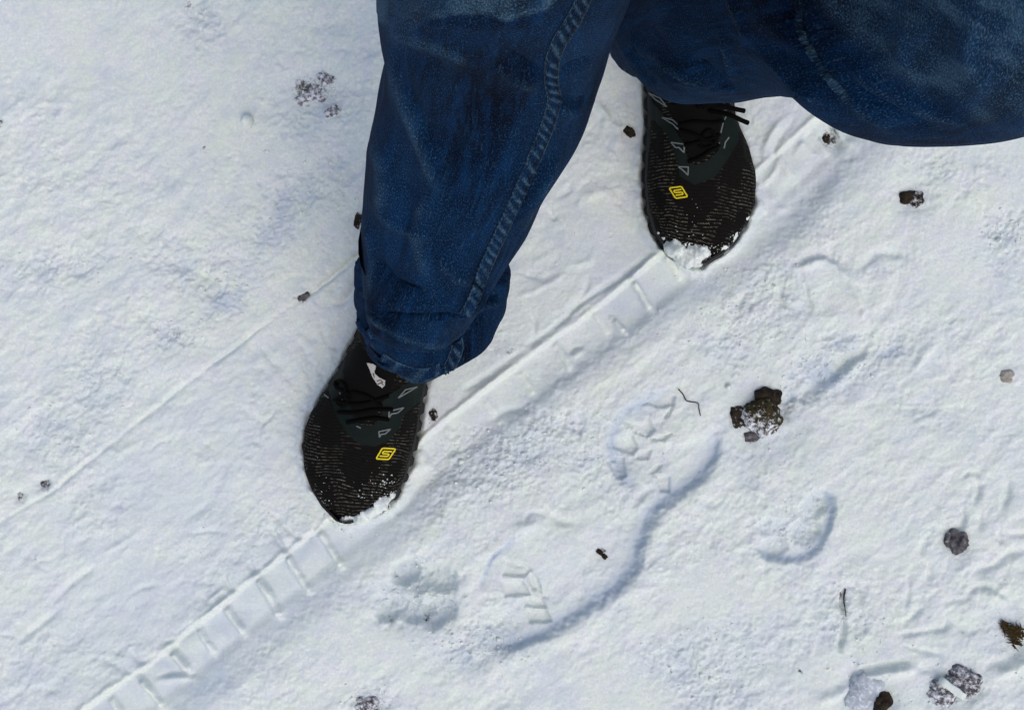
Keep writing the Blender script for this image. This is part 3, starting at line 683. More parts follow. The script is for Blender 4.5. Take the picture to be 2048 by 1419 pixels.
class Loft:
    def __init__(self, rings, nu, step, front_sign=1):
        # ring: (center, A(half width vec), B(half depth vec))
        R = [np.array([*c, *a, *b], float) for c, a, b in rings]
        P = [2 * R[0] - R[1]] + R + [2 * R[-1] - R[-2]]
        rows = []
        for i in range(1, len(P) - 2):
            n = max(2, int(np.linalg.norm(P[i + 1][:3] - P[i][:3]) / step))
            for k in range(n):
                rows.append(catmull(P[i - 1], P[i], P[i + 1], P[i + 2], k / n))
        rows.append(P[-2])
        rows = np.array(rows)
        self.nv, self.nu = len(rows), nu
        th = np.linspace(0, 2 * np.pi, nu, endpoint=False)
        c = np.cos(th); s = np.sin(th)
        pw = 0.88
        cc = np.sign(c) * np.abs(c) ** pw; sn = np.sign(s) * np.abs(s) ** pw
        self.V = rows[:, None, 0:3] + cc[None, :, None] * rows[:, None, 3:6] + sn[None, :, None] * rows[:, None, 6:9]
        seg = np.linalg.norm(np.diff(rows[:, :3], axis=0), axis=1)
        self.v = np.concatenate([[0], np.cumsum(seg)])
        rad = np.linalg.norm(rows[:, 3:6], axis=1)
        self.UV = np.stack(np.broadcast_arrays(th[None, :] / (2 * np.pi) * 0.45, self.v[:, None]), -1)
        self.wear = np.zeros(self.V.shape[:2])
    def normals(self):
        V = self.V
        du = np.roll(V, -1, 1) - np.roll(V, 1, 1)
        dv = np.gradient(V, axis=0)
        n = np.cross(du, dv)
        n /= np.linalg.norm(n, axis=2, keepdims=True) + 1e-12
        cen = V.mean(1, keepdims=True)
        if ((V - cen) * n).sum() < 0: n = -n
        return n
    def px(self):
        k = H / np.maximum(H - self.V[..., 2], 0.05)
        return self.V[..., 0] * k / S + 1024, 709.5 - self.V[..., 1] * k / S
    def displace(self, d):
        self.V = self.V + self.normals() * d[..., None]
    def fold(self, pts, width, height, side=None, decay=None):
        """ridge (or valley) along a drawn line on the camera-facing side; with side: a step that bulges on one side"""
        pts = smooth_pts(pts, 8)
        x, y = self.px(); n = self.normals()
        d, s_, a, L = polyline_dist(x, y, pts)
        e = ss(a, 0, L * 0.25) * ss(L - a, 0, L * 0.25)
        facing = ss(n[..., 2], -0.1, 0.35)
        if side is None:
            g = np.exp(-np.abs(d / width) ** 1.35)
        else:
            sdv = d * s_ * side
            g = ss(sdv, -width * 0.5, width * 0.5) * np.exp(-np.maximum(sdv, 0) / decay)
        if side is None and height > 0:
            self.wear = np.maximum(self.wear, min(0.8, 0.055 * height) * np.exp(-(d / (width * 0.4)) ** 2) * e * facing * (0.4 + 0.9 * ss(fbm(x, y, 40, 2, 3), -0.4, 0.4)))
        self.displace(1.35 * height * MM * g * (0.15 + 0.85 * e) * facing)
    def build(self, v0=0):
        nv, nu = self.nv, self.nu
        f = []
        for i in range(nv - 1):
            for j in range(nu):
                j2 = (j + 1) % nu
                f.append((v0 + i * nu + j, v0 + i * nu + j2, v0 + (i + 1) * nu + j2, v0 + (i + 1) * nu + j))
        return self.V.reshape(-1, 3), f, self.UV.reshape(-1, 2), self.wear.reshape(-1)

def ring_px(Lp, Rp, z, b, tdir, zl=0.0):
    """ring from two silhouette pixels at height z; b = half depth; tdir = upward axis"""
    L = Wp(*Lp, z - zl); R = Wp(*Rp, z + zl)
    A = (R - L) / 2
    B = A.cross(Vector(tdir)); B.normalize()
    return ((L + R) / 2, A, B * b)
def ring_w(c, A, B):
    return (Vector(c), Vector(A), Vector(B))

T1 = (0.10, 0.50, 0.85)
legA = Loft([
    ring_w((.060, .385, .90), (.100, 0, 0), (0, -.115, .02)),
    ring_w((.045, .350, .80), (.100, 0, 0), (0, -.105, .03)),
    ring_w((.020, .300, .68), (.093, -.004, 0), (0, -.092, .03)),
    ring_px((752, -210), (1330, -205), .555, .080, (0.1, .45, .88)),
    ring_px((750, -70), (1278, -75), .48, .078, T1),
    ring_px((757, 30), (1238, 20), .43, .075, T1),
    ring_px((773, 118), (1210, 118), .39, .072, T1),
    ring_px((755, 225), (1172, 220), .35, .071, T1),
    ring_px((738, 330), (1100, 318), .31, .068, T1),
    ring_px((727, 415), (1058, 405), .275, .066, T1),
    ring_px((722, 480), (1012, 478), .245, .066, T1),
    ring_px((720, 525), (984, 520), .218, .066, T1),
    ring_px((724, 556), (962, 556), .196, .064, (0.1, .42, .9)),
    ring_px((732, 566), (945, 572), .182, .054, (0.1, .35, .93)),
    ring_px((735, 556), (950, 556), .176, .040, (0.1, .3, .95)),
    ring_px((716, 556), (1008, 545), .162, .040, (0.1, .3, .95)),
    ring_px((710, 570), (1014, 568), .146, .052, (0.05, .25, .95)),
    ring_px((716, 602), (1000, 605), .128, .056, (0, .2, .97)),
    ring_px((722, 628), (948, 655), .108, .049, (0, .15, .98)),
    ring_px((724, 640), (926, 672), .094, .046, (0, .12, .98)),
    ring_px((727, 642), (922, 672), .0935, .0435, (0, .12, .98)),
    ring_px((735, 640), (915, 655), .118, .041, (0, .15, .98)),
], 260, 0.0021)

a = legA
u_ = a.UV[..., 0]; v_ = a.UV[..., 1]
per = np.concatenate([u_, u_], 1)
def tube_noise(L, su, sv, seed, octs=3):
    th = L.UV[..., 0] / 0.45 * 2 * np.pi
    r = 0.45 / (2 * np.pi)
    x = np.cos(th) * r / su; y = np.sin(th) * r / su; z = L.UV[..., 1] / sv
    return fbm(x + z * 0.61 + 50, y + z * 0.79 + 20, 1.0, octs, seed)
a.displace(MM * (3.6 * tube_noise(a, .08, .16, 1) + 1.0 * tube_noise(a, .03, .08, 4)))
# sagging bunches near the ankle
hemk = ss(v_, a.v[-1] - 0.26, a.v[-1] - 0.08) * ss(a.v[-1] - v_, 0.03, 0.06)
a.displace(MM * 3.0 * hemk * tube_noise(a, .035, .022, 6))
a.fold([(800, 30), (870, 36), (946, 34), (1020, 42), (1094, 20), (1140, -10)], 16, 9, -1, 120)
a.fold([(765, 50), (846, 80), (902, 100), (960, 130)], 22, 5)
a.fold([(772, 90), (840, 118), (900, 140)], 24, -5)
a.fold([(778, 100), (795, 169), (822, 231), (863, 349), (880, 400)], 17, 5)
a.fold([(800, 140), (830, 230), (880, 330)], 22, -4, None)
a.fold([(1000, 95), (1040, 125), (1085, 153)], 9, -6)
a.fold([(980, 130), (1040, 160), (1080, 175)], 14, 4)
a.fold([(1118, 150), (1150, 132), (1195, 115)], 8, -6)
a.fold([(1115, 195), (1150, 210), (1185, 190)], 9, -5)
a.fold([(1115, 215), (1140, 225), (1160, 215)], 9, 4)
a.fold([(1120, 300), (1075, 390), (1035, 470)], 10, 5)
a.fold([(1095, 305), (1050, 400), (1010, 480)], 9, -4)
a.fold([(745, 270), (770, 340), (765, 430)], 22, 5)
a.fold([(790, 330), (820, 420), (800, 520)], 26, -3.5)
a.fold([(735, 430), (750, 520), (745, 590)], 10, 4)
a.fold([(850, 380), (840, 480), (860, 560)], 22, 3.5)
a.fold([(930, 250), (900, 350), (920, 450)], 26, -3)
a.fold([(960, 160), (975, 260), (940, 380)], 26, -4)
a.fold([(740, 400), (790, 450), (870, 480)], 12, 3)
a.fold([(870, 505), (910, 545), (955, 562)], 10, 4)
a.fold([(740, 510), (790, 560), (870, 590)], 12, -5)
# overhang: upper tube rolls over the bunch below
a.fold([(722, 585), (760, 612), (820, 622), (890, 621), (940, 610), (985, 585)], 12, 10, -1, 45)
a.fold([(740, 622), (800, 637), (880, 637), (930, 630)], 9, -7)
a.fold([(726, 600), (760, 640), (800, 664), (850, 680), (905, 690)], 9, 6)
a.fold([(740, 650), (790, 680), (850, 700), (900, 706)], 9, -4)
a.fold([(735, 655), (745, 668), (750, 690)], 5, 4)
a.fold([(720, 640), (728, 668), (735, 690)], 5, 4)
a.fold([(945, 560), (975, 585), (1000, 590)], 10, -5)
a.fold([(930, 620), (960, 612), (1000, 605)], 8, 5)
a.fold([(935, 650), (960, 640), (980, 620)], 8, -4)
# hem line: turn-up ridge and the lift over the tongue of the shoe
x, y = a.px()
lift = ss(835 - x, 0, 90) * ss(a.v[None, :].T + 0 * x, a.v[-1] - 0.125, a.v[-1] - 0.03) * (a.normals()[..., 1] < 0.2) 
a.V[..., 1] += lift * 0.013
a.V[..., 2] += lift * 0.010
# knees and thigh rubbed paler
x, y = a.px()
kd, ks, _, _ = polyline_dist(x, y, smooth_pts([(700, 10), (790, 62), (830, 60), (870, 36), (946, 33), (1020, 41), (1094, 18), (1140, -12), (1300, -40)], 8))
knee = ss(-kd * ks + 8 * fbm(x, y, 30, 3, 2), -3, 9) * np.exp(-np.maximum(-kd * ks, 0) / 260)
a.wear = np.clip(np.maximum(a.wear, 0.62 * knee * (0.30 + 0.8 * ss(fbm(x, y, 45, 3, 4), -0.4, 0.4))), 0, 1) * (a.V[..., 2] > 0.05)

T2 = (0.32, -0.10, 0.90)
legB = Loft([
    ring_w((.215, .385, .90), (-.0, -.115, 0.0), (-.10, 0, 0.0)),
    ring_w((.228, .355, .80), (.01, -.11, .02), (-.10, 0, .01)),
    ring_w((.262, .290, .69), (.03, -.100, .04), (-.093, -.02, .03)),
    ring_px((1990, -560), (2200, 190), .585, .088, (0.15, .25, .9)),
    ring_px((1880, -400), (2085, 258), .515, .088, (0.25, .05, .92)),
    ring_px((1770, -335), (1950, 280), .465, .086, T2),
    ring_px((1650, -285), (1835, 270), .415, .083, T2),
    ring_px((1560, -240), (1752, 192), .370, .079, T2),
    ring_px((1480, -195), (1656, 168), .325, .074, T2),
    ring_px((1400, -160), (1568, 182), .280, .067, T2),
    ring_px((1340, -115), (1495, 190), .230, .060, T2),
    ring_px((1280, -75), (1435, 188), .185, .054, T2),
    ring_px((1274, -45), (1398, 178), .155, .047, T2),
    ring_px((1275, -20), (1368, 148), .135, .044, (.2, -.1, .95)),
    ring_px((1276, -5), (1352, 140), .115, .044, (.15, -.05, .97)),
    ring_px((1279, 5), (1344, 142), .095, .044, (.1, 0, .98)),
    ring_px((1281, 7), (1341, 140), .0945, .042, (.1, 0, .98)),
    ring_px((1286, 0), (1336, 128), .118, .038, (.1, 0, .98)),
], 260, 0.0023)
b_ = legB
b_.displace(MM * (2.6 * tube_noise(b_, .08, .10, 3) + 1.2 * tube_noise(b_, .03, .05, 5)))
b_.fold([(1600, -20), (1612, 40), (1640, 95), (1690, 170), (1760, 240), (1800, 285)], 13, 8)
b_.fold([(1575, -10), (1590, 60), (1640, 150), (1710, 230)], 24, -7)
b_.fold([(1690, 130), (1760, 170), (1850, 215), (1950, 255)], 13, 6)
b_.fold([(1700, 170), (1790, 220), (1880, 262)], 13, -4)
b_.fold([(1300, 105), (1370, 140), (1440, 190), (1490, 205)], 12, 6)
b_.fold([(1380, 110), (1440, 160), (1470, 200)], 14, -4)
b_.fold([(1455, -10), (1480, 40), (1490, 100)], 12, 5)
b_.fold([(1440, 60), (1456, 120), (1462, 195)], 8, 5)
b_.fold([(1480, 90), (1540, 130), (1590, 170), (1640, 195)], 10, 5)
b_.fold([(1500, 60), (1560, 110), (1620, 150)], 18, -4)
b_.fold([(1560, 195), (1600, 188), (1640, 198)], 10, 4)
b_.fold([(1880, -10), (1870, 80), (1900, 180)], 26, -5)
b_.fold([(1820, 20), (1810, 100), (1840, 180)], 24, 5)
b_.fold([(1960, 20), (1940, 120), (1990, 200)], 26, 5)
b_.fold([(1255, 50), (1290, 115), (1335, 165), (1390, 215)], 16, 9, -1, 60)
b_.fold([(1245, 85), (1280, 140), (1320, 175)], 10, -6)
x, y = b_.px()
kd, ks, _, _ = polyline_dist(x, y, smooth_pts([(1560, -60), (1660, 30), (1720, 120), (1800, 185), (1900, 225), (2000, 262), (2150, 280)], 8))
face = ss(-kd * ks + 30 * fbm(x, y, 60, 3, 2), -10, 60)
b_.wear = np.clip(np.maximum(b_.wear, 0.5 * face * (0.30 + 0.9 * ss(fbm((x * 0.85 + y * 0.5) / 2.6, y * 0.85 - x * 0.5, 30, 4, 3), -0.25, 0.35))), 0, 1) * ss(b_.V[..., 2], .2, .35)

for L, k0 in ((a, 1.0), (b_, 0.9)):
    hr = int(np.argmin(L.V[..., 2].mean(1)))
    rows = np.arange(L.nv)[:, None] + 0 * L.wear
    xh, yh = L.px()
    L.wear = np.maximum(L.wear, k0 * np.exp(-((rows - hr + 1) / 1.6) ** 2) * ss(fbm(xh, yh, 14, 3, 5), -0.35, 0.2))
    L.wear = np.maximum(L.wear, 0.55 * np.exp(-((rows - hr + 6) / 4.0) ** 2) * ss(fbm(xh, yh * 0.3, 10, 2, 6), 0.05, 0.35))
pelvis = Loft([
    ring_w((.135, .385, 1.02), (.165, 0, 0), (0, -.118, 0)),
    ring_w((.135, .385, 0.96), (.172, 0, 0), (0, -.122, 0)),
    ring_w((.135, .385, 0.89), (.180, 0, 0), (0, -.126, 0)),
    ring_w((.135, .380, 0.83), (.165, 0, 0), (0, -.115, 0)),
    ring_w((.135, .375, 0.78), (.10, 0, 0), (0, -.08, 0)),
    ring_w((.135, .375, 0.765), (.02, 0, 0), (0, -.02, 0)),
], 120, 0.006)
allv, allf, alluv, allw = [], [], [], []
n0 = 0
for L in (legA, legB, pelvis):
    vv, ff, uu, ww = L.build(n0)
    allv.append(vv); allf += ff; alluv.append(uu); allw.append(ww); n0 += len(vv)
# close the waist
allf.append(tuple(range(len(legA.V.reshape(-1, 3)) + len(legB.V.reshape(-1, 3)), len(legA.V.reshape(-1, 3)) + len(legB.V.reshape(-1, 3)) + 120)))
allv = np.concatenate(allv); alluv = np.concatenate(alluv); allw = np.concatenate(allw)
jeans = part('jeans', allv, allf, M_DENIM, person, alluv)
jeans['label'] = 'loose dark blue denim jeans with flecked worn weave'
at = jeans.data.attributes.new('wear', 'FLOAT', 'POINT'); at.data.foreach_set('value', allw.astype(np.float32))

jeans_bvh = BVHTree.FromPolygons([Vector(v) for v in allv], allf)
CAM = Vector((0, 0, H))
def shoot(bvh, px, py):
    d = (Wp(px, py, 0) - CAM).normalized()
    loc, nrm, i, dist = bvh.ray_cast(CAM, d)
    if loc is None: return None
    if nrm.z < 0 and nrm.dot(d) > 0: nrm = -nrm
    return loc, nrm

def drape_ribbon(bvh, pts, half, lift, step=2.0, nw=5, profile=None, smooth_line=True):
    """ribbon lying on a surface along a line; half = half width px (number or function of 0..1)"""
    line = smooth_pts(pts, step) if smooth_line else pts
    n = len(line)
    rows = []; info = []
    arc = 0
    for i, (x, y) in enumerate(line):
        x0, y0 = line[max(0, i - 1)]; x1, y1 = line[min(n - 1, i + 1)]
        L = math.hypot(x1 - x0, y1 - y0) or 1
        nxp, nyp = -(y1 - y0) / L, (x1 - x0) / L
        if i: arc += math.hypot(x - line[i - 1][0], y - line[i - 1][1])
        hw = half(i / max(1, n - 1)) if callable(half) else half
        row = []
        for k in range(nw):
            q = -1 + 2 * k / (nw - 1)
            row.append((x + nxp * hw * q, y + nyp * hw * q, q))
        rows.append(row); info.append(arc)
    verts = []; uvs = []; ok = []
    for i, row in enumerate(rows):
        for (x, y, q) in row:
            h = shoot(bvh, x, y)
            if h is None:
                verts.append(None); ok.append(False)
            else:
                l = lift if profile is None else profile(info[i], q)
                verts.append(h[0] + h[1] * l); ok.append(True)
            uvs.append((q * 0.006, info[i] * S * 0.75))
    fcs = []
    for i in range(n - 1):
        for k in range(nw - 1):
            q = (i * nw + k, i * nw + k + 1, (i + 1) * nw + k + 1, (i + 1) * nw + k)
            if all(ok[t] for t in q):
                # skip stretched faces
                if max((verts[q[0]] - verts[q[2]]).length, (verts[q[1]] - verts[q[3]]).length) < 0.02:
                    fcs.append(q)
    if fcs:
        par = {t: t for f in fcs for t in f}
        def find(t):
            while par[t] != t: par[t] = par[par[t]]; t = par[t]
            return t
        for f in fcs:
            for t in f[1:]: par[find(t)] = find(f[0])
        cnt = {}
        for f in fcs: cnt[find(f[0])] = cnt.get(find(f[0]), 0) + 1
        bestr = max(cnt, key=cnt.get)
        fcs = [f for f in fcs if find(f[0]) == bestr]
    verts = [v if v is not None else Vector((0, 0, -1)) for v in verts]
    used = sorted({t for f in fcs for t in f}); mp = {t: i for i, t in enumerate(used)}
    return [verts[t] for t in used], [tuple(mp[t] for t in f) for f in fcs], [uvs[t] for t in used], used, info, nw

# inseam: flat-felled, roped and worn on its high spots
SEAM = [(1190, -60), (1166, 0), (1143, 45), (1118, 85), (1104, 125), (1103, 165), (1108, 200), (1097, 245), (1077, 295), (1054, 350), (1030, 405), (1006, 455), (985, 500), (966, 545), (950, 590), (940, 612), (930, 630)]
SEAM2 = [(914, 640), (911, 652), (911, 668), (915, 692), (908, 715), (898, 735), (889, 748)]
def seam_piece(pts, hw0, hw1, lbl):
    pitch = 21.0
    def prof(arc, q):
        pk = 0.5 + 0.5 * math.sin(2 * math.pi * (arc + q * 7) / pitch + 2.2 * math.sin(arc / 47.0) + 1.2 * math.sin(arc / 19.0))
        edge = max(0.0, 1 - abs(q) ** 4)
        return 0.0005 + edge * (0.0008 + 0.0014 * pk)
    vs, fs, uv, used, info, nw = drape_ribbon(jeans_bvh, pts, lambda t: hw0 + (hw1 - hw0) * t, 0.001, 2.0, 9, prof)
    o = part('inseam', vs, fs, M_DENIM, jeans, uv)
    o['label'] = lbl
    wv = []
    for t in used:
        i, k = divmod(t, nw); q = -1 + 2 * k / (nw - 1); arc = info[i]
        pk = 0.5 + 0.5 * math.sin(2 * math.pi * (arc + q * 7) / pitch + 2.2 * math.sin(arc / 47.0) + 1.2 * math.sin(arc / 19.0))
        nz = 0.6 + 0.8 * mnoise.noise(Vector((arc / 30.0, q * 2, 3)))
        wv.append(max(0, min(1, (pk ** 3) * nz * 1.1 * (1 - 0.4 * abs(q)) + (1.0 * nz if abs(q) > 0.8 else 0.0))))
    at = o.data.attributes.new('wear', 'FLOAT', 'POINT'); at.data.foreach_set('value', np.array(wv, dtype=np.float32))
    return o
seam_piece(SEAM, 16, 12, 'raised inseam with pale rubbed puckers')
seam_piece(SEAM2, 13, 11.5, 'short lower run of the inseam above the hem')
def hem_band(pts, half, lbl):
    def prof(arc, q):
        pk = 0.5 + 0.5 * math.sin(arc / 5.5 + 2.0 * math.sin(arc / 23.0) + q)
        return 0.0006 + max(0, 1 - abs(q) ** 6) * (0.0012 + 0.0010 * pk)
    vs, fs, uv, used, info, nw = drape_ribbon(jeans_bvh, pts, half, 0.001, 2.0, 9, prof)
    if not fs: return
    o = part('hem', vs, fs, M_DENIM, jeans, [(v, u) for u, v in uv]); o['label'] = lbl
    wv = []
    for t in used:
        i, k = divmod(t, nw); q = -1 + 2 * k / (nw - 1); arc = info[i]
        pk = 0.5 + 0.5 * math.sin(arc / 5.5 + 2.0 * math.sin(arc / 23.0) + q)
        nz = 0.5 + 0.9 * mnoise.noise(Vector((arc / 16.0, q * 1.5, 8)))
        wv.append(max(0, min(1, 0.7 * pk ** 3 * nz + (0.9 * nz if abs(q) > 0.8 else 0))))
    at = o.data.attributes.new('wear', 'FLOAT', 'POINT'); at.data.foreach_set('value', np.array(wv, dtype=np.float32))
hem_band([(762, 715), (790, 732), (825, 744), (855, 746), (884, 736)], 11.5, 'stitched turned-up hem rubbed pale at its edge')
def bvh_of(o):
    return BVHTree.FromPolygons([v.co + PO for v in o.data.vertices], [tuple(p.vertices) for p in o.data.polygons])
def join_bvh(objs):
    vs = []; fs = []
    for o in objs:
        n = len(vs); vs += [v.co + PO for v in o.data.vertices]; fs += [tuple(n + i for i in p.vertices) for p in o.data.polygons]
    return BVHTree.FromPolygons(vs, fs)
dressed = join_bvh([jeans] + [o for o in jeans.children])
st_v, st_f = [], []
def stitches(pts, off, dash=6.0, gap=3.2, half=1.1):
    line = smooth_pts(pts, 1.6)
    vs, fs = st_v, st_f
    acc = 0; run = []
    def flush(run):
        if len(run) < 2: return
        n = len(vs)
        for (c, nn, sd_) in run:
            vs.extend([c - sd_ + nn * 0.0003, c + nn * 0.0009, c + sd_ + nn * 0.0003])
        for i in range(len(run) - 1):
            for k in range(2):
                fs.append((n + i * 3 + k, n + i * 3 + k + 1, n + i * 3 + 4 + k, n + i * 3 + 3 + k))
    for i in range(len(line) - 1):
        x, y = line[i]; x1, y1 = line[i + 1]
        L = math.hypot(x1 - x, y1 - y) or 1
        acc += L
        if (acc % (dash + gap)) < dash:
            nxp, nyp = -(y1 - y) / L, (x1 - x) / L
            h = shoot(dressed, x + nxp * off, y + nyp * off); h2 = shoot(dressed, x + nxp * (off + half), y + nyp * (off + half))
            if h and h2 and (h2[0] - h[0]).length < 0.004:
                run.append((h[0], h[1], h2[0] - h[0]))
        else:
            flush(run); run = []
    flush(run)
stitches(SEAM, 11.0); stitches(SEAM, -11.0)
stitches(SEAM2, 8.5); stitches(SEAM2, -8.5)
stitches([(770, 706), (795, 722), (828, 733), (855, 735), (880, 726)], 0, 7, 3)
st = part('stitching', st_v, st_f, M_THREAD, jeans); st['kind'] = 'stuff'

# ------------------------------------------------------------------ person: shoes
HT = [(0, .052), (.012, .066), (.03, .080), (.06, .092), (.09, .098), (.12, .094), (.15, .083), (.18, .071), (.205, .062), (.23, .054), (.25, .047), (.265, .038), (.275, .029), (.28, .020)]
def shoe_pt(sh, l, w, z):
    p = sh['heel'] + sh['d'] * l + sh['w'] * w
    return Vector((p.x, p.y, sh['z'] + z))
def build_upper(sh):
    nl, nt_ = 96, 64
    vs, uvs = [], []
    ls = [SHOE_L * (0.5 - 0.5 * math.cos(math.pi * i / (nl - 1))) for i in range(nl)]
    for l in ls:
        wl = float(interp(LAT, l)) - 0.002; wm = float(interp(MED, l)) - 0.002; h = float(interp(HT, l))
        for j in range(nt_):
            t = math.pi * j / (nt_ - 1)
            c, s_ = math.cos(t), math.sin(t)
            # narrower crown at the instep, rounder at the toe
            k = float(np.interp(l, [0, .08, .15, .22, .28], [0.80, 0.92, 0.98, 0.86, 0.80]))
            cc = math.copysign(abs(c) ** k, c)
            sn = s_ ** float(np.interp(l, [0, .08, .14, .2, .28], [0.62, 0.80, 0.86, 0.66, 0.60]))
            w = cc * (wl if c > 0 else wm)
            z = 0.016 + (h - 0.016) * sn
            bulge = 1 + 0.05 * math.sin(min(1, max(0, (z - .016) / .03)) * math.pi)
            w *= bulge
            p = shoe_pt(sh, l, w, z)
            dn = mnoise.noise(Vector((l * 45, w * 45, z * 45 + 5 * sh['lat']))) * 0.0016
            p += Vector((dn, dn, dn * 0.8))
            vs.append(p); uvs.append((t * 0.045, l))
    fs = []
    for i in range(nl - 1):
        for j in range(nt_ - 1):
            q = (i * nt_ + j, i * nt_ + j + 1, (i + 1) * nt_ + j + 1, (i + 1) * nt_ + j)
            fs.append(q if sh['lat'] > 0 else q[::-1])
    return vs, fs, uvs
def build_sole(sh):
    n = 260
    out = []
    for i in range(n):
        t = 2 * math.pi * i / n
        # walk around: lateral toe->heel then medial heel->toe
        if i < n // 2:
            f = i / (n // 2); l = SHOE_L * (0.5 + 0.5 * math.cos(math.pi * f)); w = float(interp(LAT, l)); sg = 1
        else:
            f = (i - n // 2) / (n // 2); l = SHOE_L * (0.5 - 0.5 * math.cos(math.pi * f)); w = float(interp(MED, l)); sg = -1
        lug = 0.0018 * (1 if math.sin(l * 2 * math.pi / 0.017) > -0.2 else -0.6)
        out.append((l, sg * w, sg, lug))
    prof = [(0.000, -0.004, 0), (0.001, 0.0, 1), (0.010, 0.0015, 1), (0.0115, 0.000, 0.2), (0.019, 0.0008, 0), (0.024, -0.0012, 0), (0.025, -0.006, 0)]
    vs, fs = [], []
    for (z, o_, lk) in prof:
        for (l, w, sg, lug) in out:
            # spring of the toe
            zz = z + 0.010 * max(0, (l - .235) / .045) ** 2
            vs.append(shoe_pt(sh, l, w + sg * (o_ + lug * lk), zz))
    for r in range(len(prof) - 1):
        for i in range(n):
            j = (i + 1) % n
            fs.append((r * n + i, r * n + j, (r + 1) * n + j, (r + 1) * n + i))
    fs.append(tuple(range(n))[::-1])
    return vs, fs
def collar(sh):
    vs, fs = [], []
    n = 48
    C = [(.080, .040, .048, .034), (.080, .070, .049, .037), (.078, .088, .047, .038), (.074, .100, .044, .036), (.072, .104, .040, .033), (.070, .100, .036, .029), (.066, .16, .034, .030)]
    C = C[:6]
    for (l, z, a_, b2) in C:
        for i in range(n):
            t = 2 * math.pi * i / n
            vs.append(shoe_pt(sh, l + a_ * math.cos(t), b2 * math.sin(t), z + 0.016 * math.cos(t) * (1 if z < .09 else 0.6) * -0.3))
    for r in range(len(C) - 1):
        for i in range(n):
            j = (i + 1) % n
            fs.append((r * n + i, r * n + j, (r + 1) * n + j, (r + 1) * n + i))
    fs.append(tuple((len(C) - 1) * n + i for i in range(n)))
    return vs, fs
def sock_tube(sh, top):
    """ankle in a black sock from the shoe up inside the trouser leg"""
    base = shoe_pt(sh, .066, 0, .075)
    vs, fs = [], []; n = 28; m = 10
    for k in range(m + 1):
        f = k / m; c = base.lerp(top, f)
        ra = .036 + .010 * f; rb = .030 + .012 * f
        for i in range(n):
            t = 2 * math.pi * i / n
            vs.append(c + sh['d'] * (ra * math.cos(t)) + sh['w'] * (rb * math.sin(t)))
    for r in range(m):
        for i in range(n):
            j = (i + 1) % n
            fs.append((r * n + i, r * n + j, (r + 1) * n + j, (r + 1) * n + i))
    return vs, fs

def drape_poly(bvh, outer, lift, step=1.6, inner=None):
    """patch lying on a surface inside a drawn outline"""
    xs = [p[0] for p in outer]; ys = [p[1] for p in outer]
    X = np.arange(min(xs) - step, max(xs) + step * 2, step); Y = np.arange(min(ys) - step, max(ys) + step * 2, step)
    def ins(px, py, poly):
        r = False; n = len(poly); j = n - 1
        for i in range(n):
            xi, yi = poly[i]; xj, yj = poly[j]
            if (yi > py) != (yj > py) and px < (xj - xi) * (py - yi) / (yj - yi) + xi: r = not r
            j = i
        return r
    vid = {}; vs = []; fs = []
    def vert(i, j):
        if (i, j) in vid: return vid[(i, j)]
        h = shoot(bvh, X[i], Y[j])
        if h is None: vid[(i, j)] = None; return None
        vs.append(h[0] + h[1] * lift); vid[(i, j)] = len(vs) - 1
        return vid[(i, j)]
    for i in range(len(X) - 1):
        for j in range(len(Y) - 1):
            cx, cy = X[i] + step / 2, Y[j] + step / 2
            if ins(cx, cy, outer) and not (inner and ins(cx, cy, inner)):
                q = (vert(i, j), vert(i, j + 1), vert(i + 1, j + 1), vert(i + 1, j))
                if None not in q and max((vs[q[0]] - vs[q[2]]).length, (vs[q[1]] - vs[q[3]]).length) < 0.006: fs.append(q)
    return vs, fs
def flat_lines(bvh, paths, half, lift):
    vs, fs = [], []
    for pts in paths:
        dense = []
        for (x0, y0), (x1, y1) in zip(pts[:-1], pts[1:]):
            n = max(1, int(math.hypot(x1 - x0, y1 - y0) / 2))
            dense += [(x0 + (x1 - x0) * k / n, y0 + (y1 - y0) * k / n) for k in range(n)]
        dense.append(pts[-1])
        v, f, _, _, _, _ = drape_ribbon(bvh, dense, half, lift, 2, 2, None, False)
        n = len(vs); vs += v; fs += [tuple(n + t for t in q) for q in f]
    return vs, fs
def tube(points, r, n=10, ends=True):
    P = [Vector(p) for p in points]
    vs, fs = [], []
    up = Vector((0, 0, 1))
    m = len(P)
    for i, p in enumerate(P):
        t = (P[min(m - 1, i + 1)] - P[max(0, i - 1)]).normalized()
        s1 = t.cross(up)
        if s1.length < 1e-4: s1 = t.cross(Vector((1, 0, 0)))
        s1.normalize(); s2 = s1.cross(t)
        rr = r(i / (m - 1)) if callable(r) else r
        for k in range(n):
            a_ = 2 * math.pi * k / n
            vs.append(p + s1 * rr * math.cos(a_) + s2 * rr * math.sin(a_))
    for i in range(m - 1):
        for k in range(n):
            fs.append((i * n + k, i * n + (k + 1) % n, (i + 1) * n + (k + 1) % n, (i + 1) * n + k))
    if ends:
        fs.append(tuple(range(n))[::-1]); fs.append(tuple((m - 1) * n + k for k in range(n)))
    return vs, fs
def smooth3(pts, k=8):
    p = [Vector(q) for q in pts]; p = [2 * p[0] - p[1]] + p + [2 * p[-1] - p[-2]]
    out = []
    for i in range(1, len(p) - 2):
        for s_ in range(k):
            t = s_ / k
            out.append(0.5 * ((2 * p[i]) + (p[i + 1] - p[i - 1]) * t + (2 * p[i - 1] - 5 * p[i] + 4 * p[i + 1] - p[i + 2]) * t * t + (3 * p[i] - p[i - 1] - 3 * p[i + 1] + p[i + 2]) * t ** 3))
    out.append(p[-2]); return out
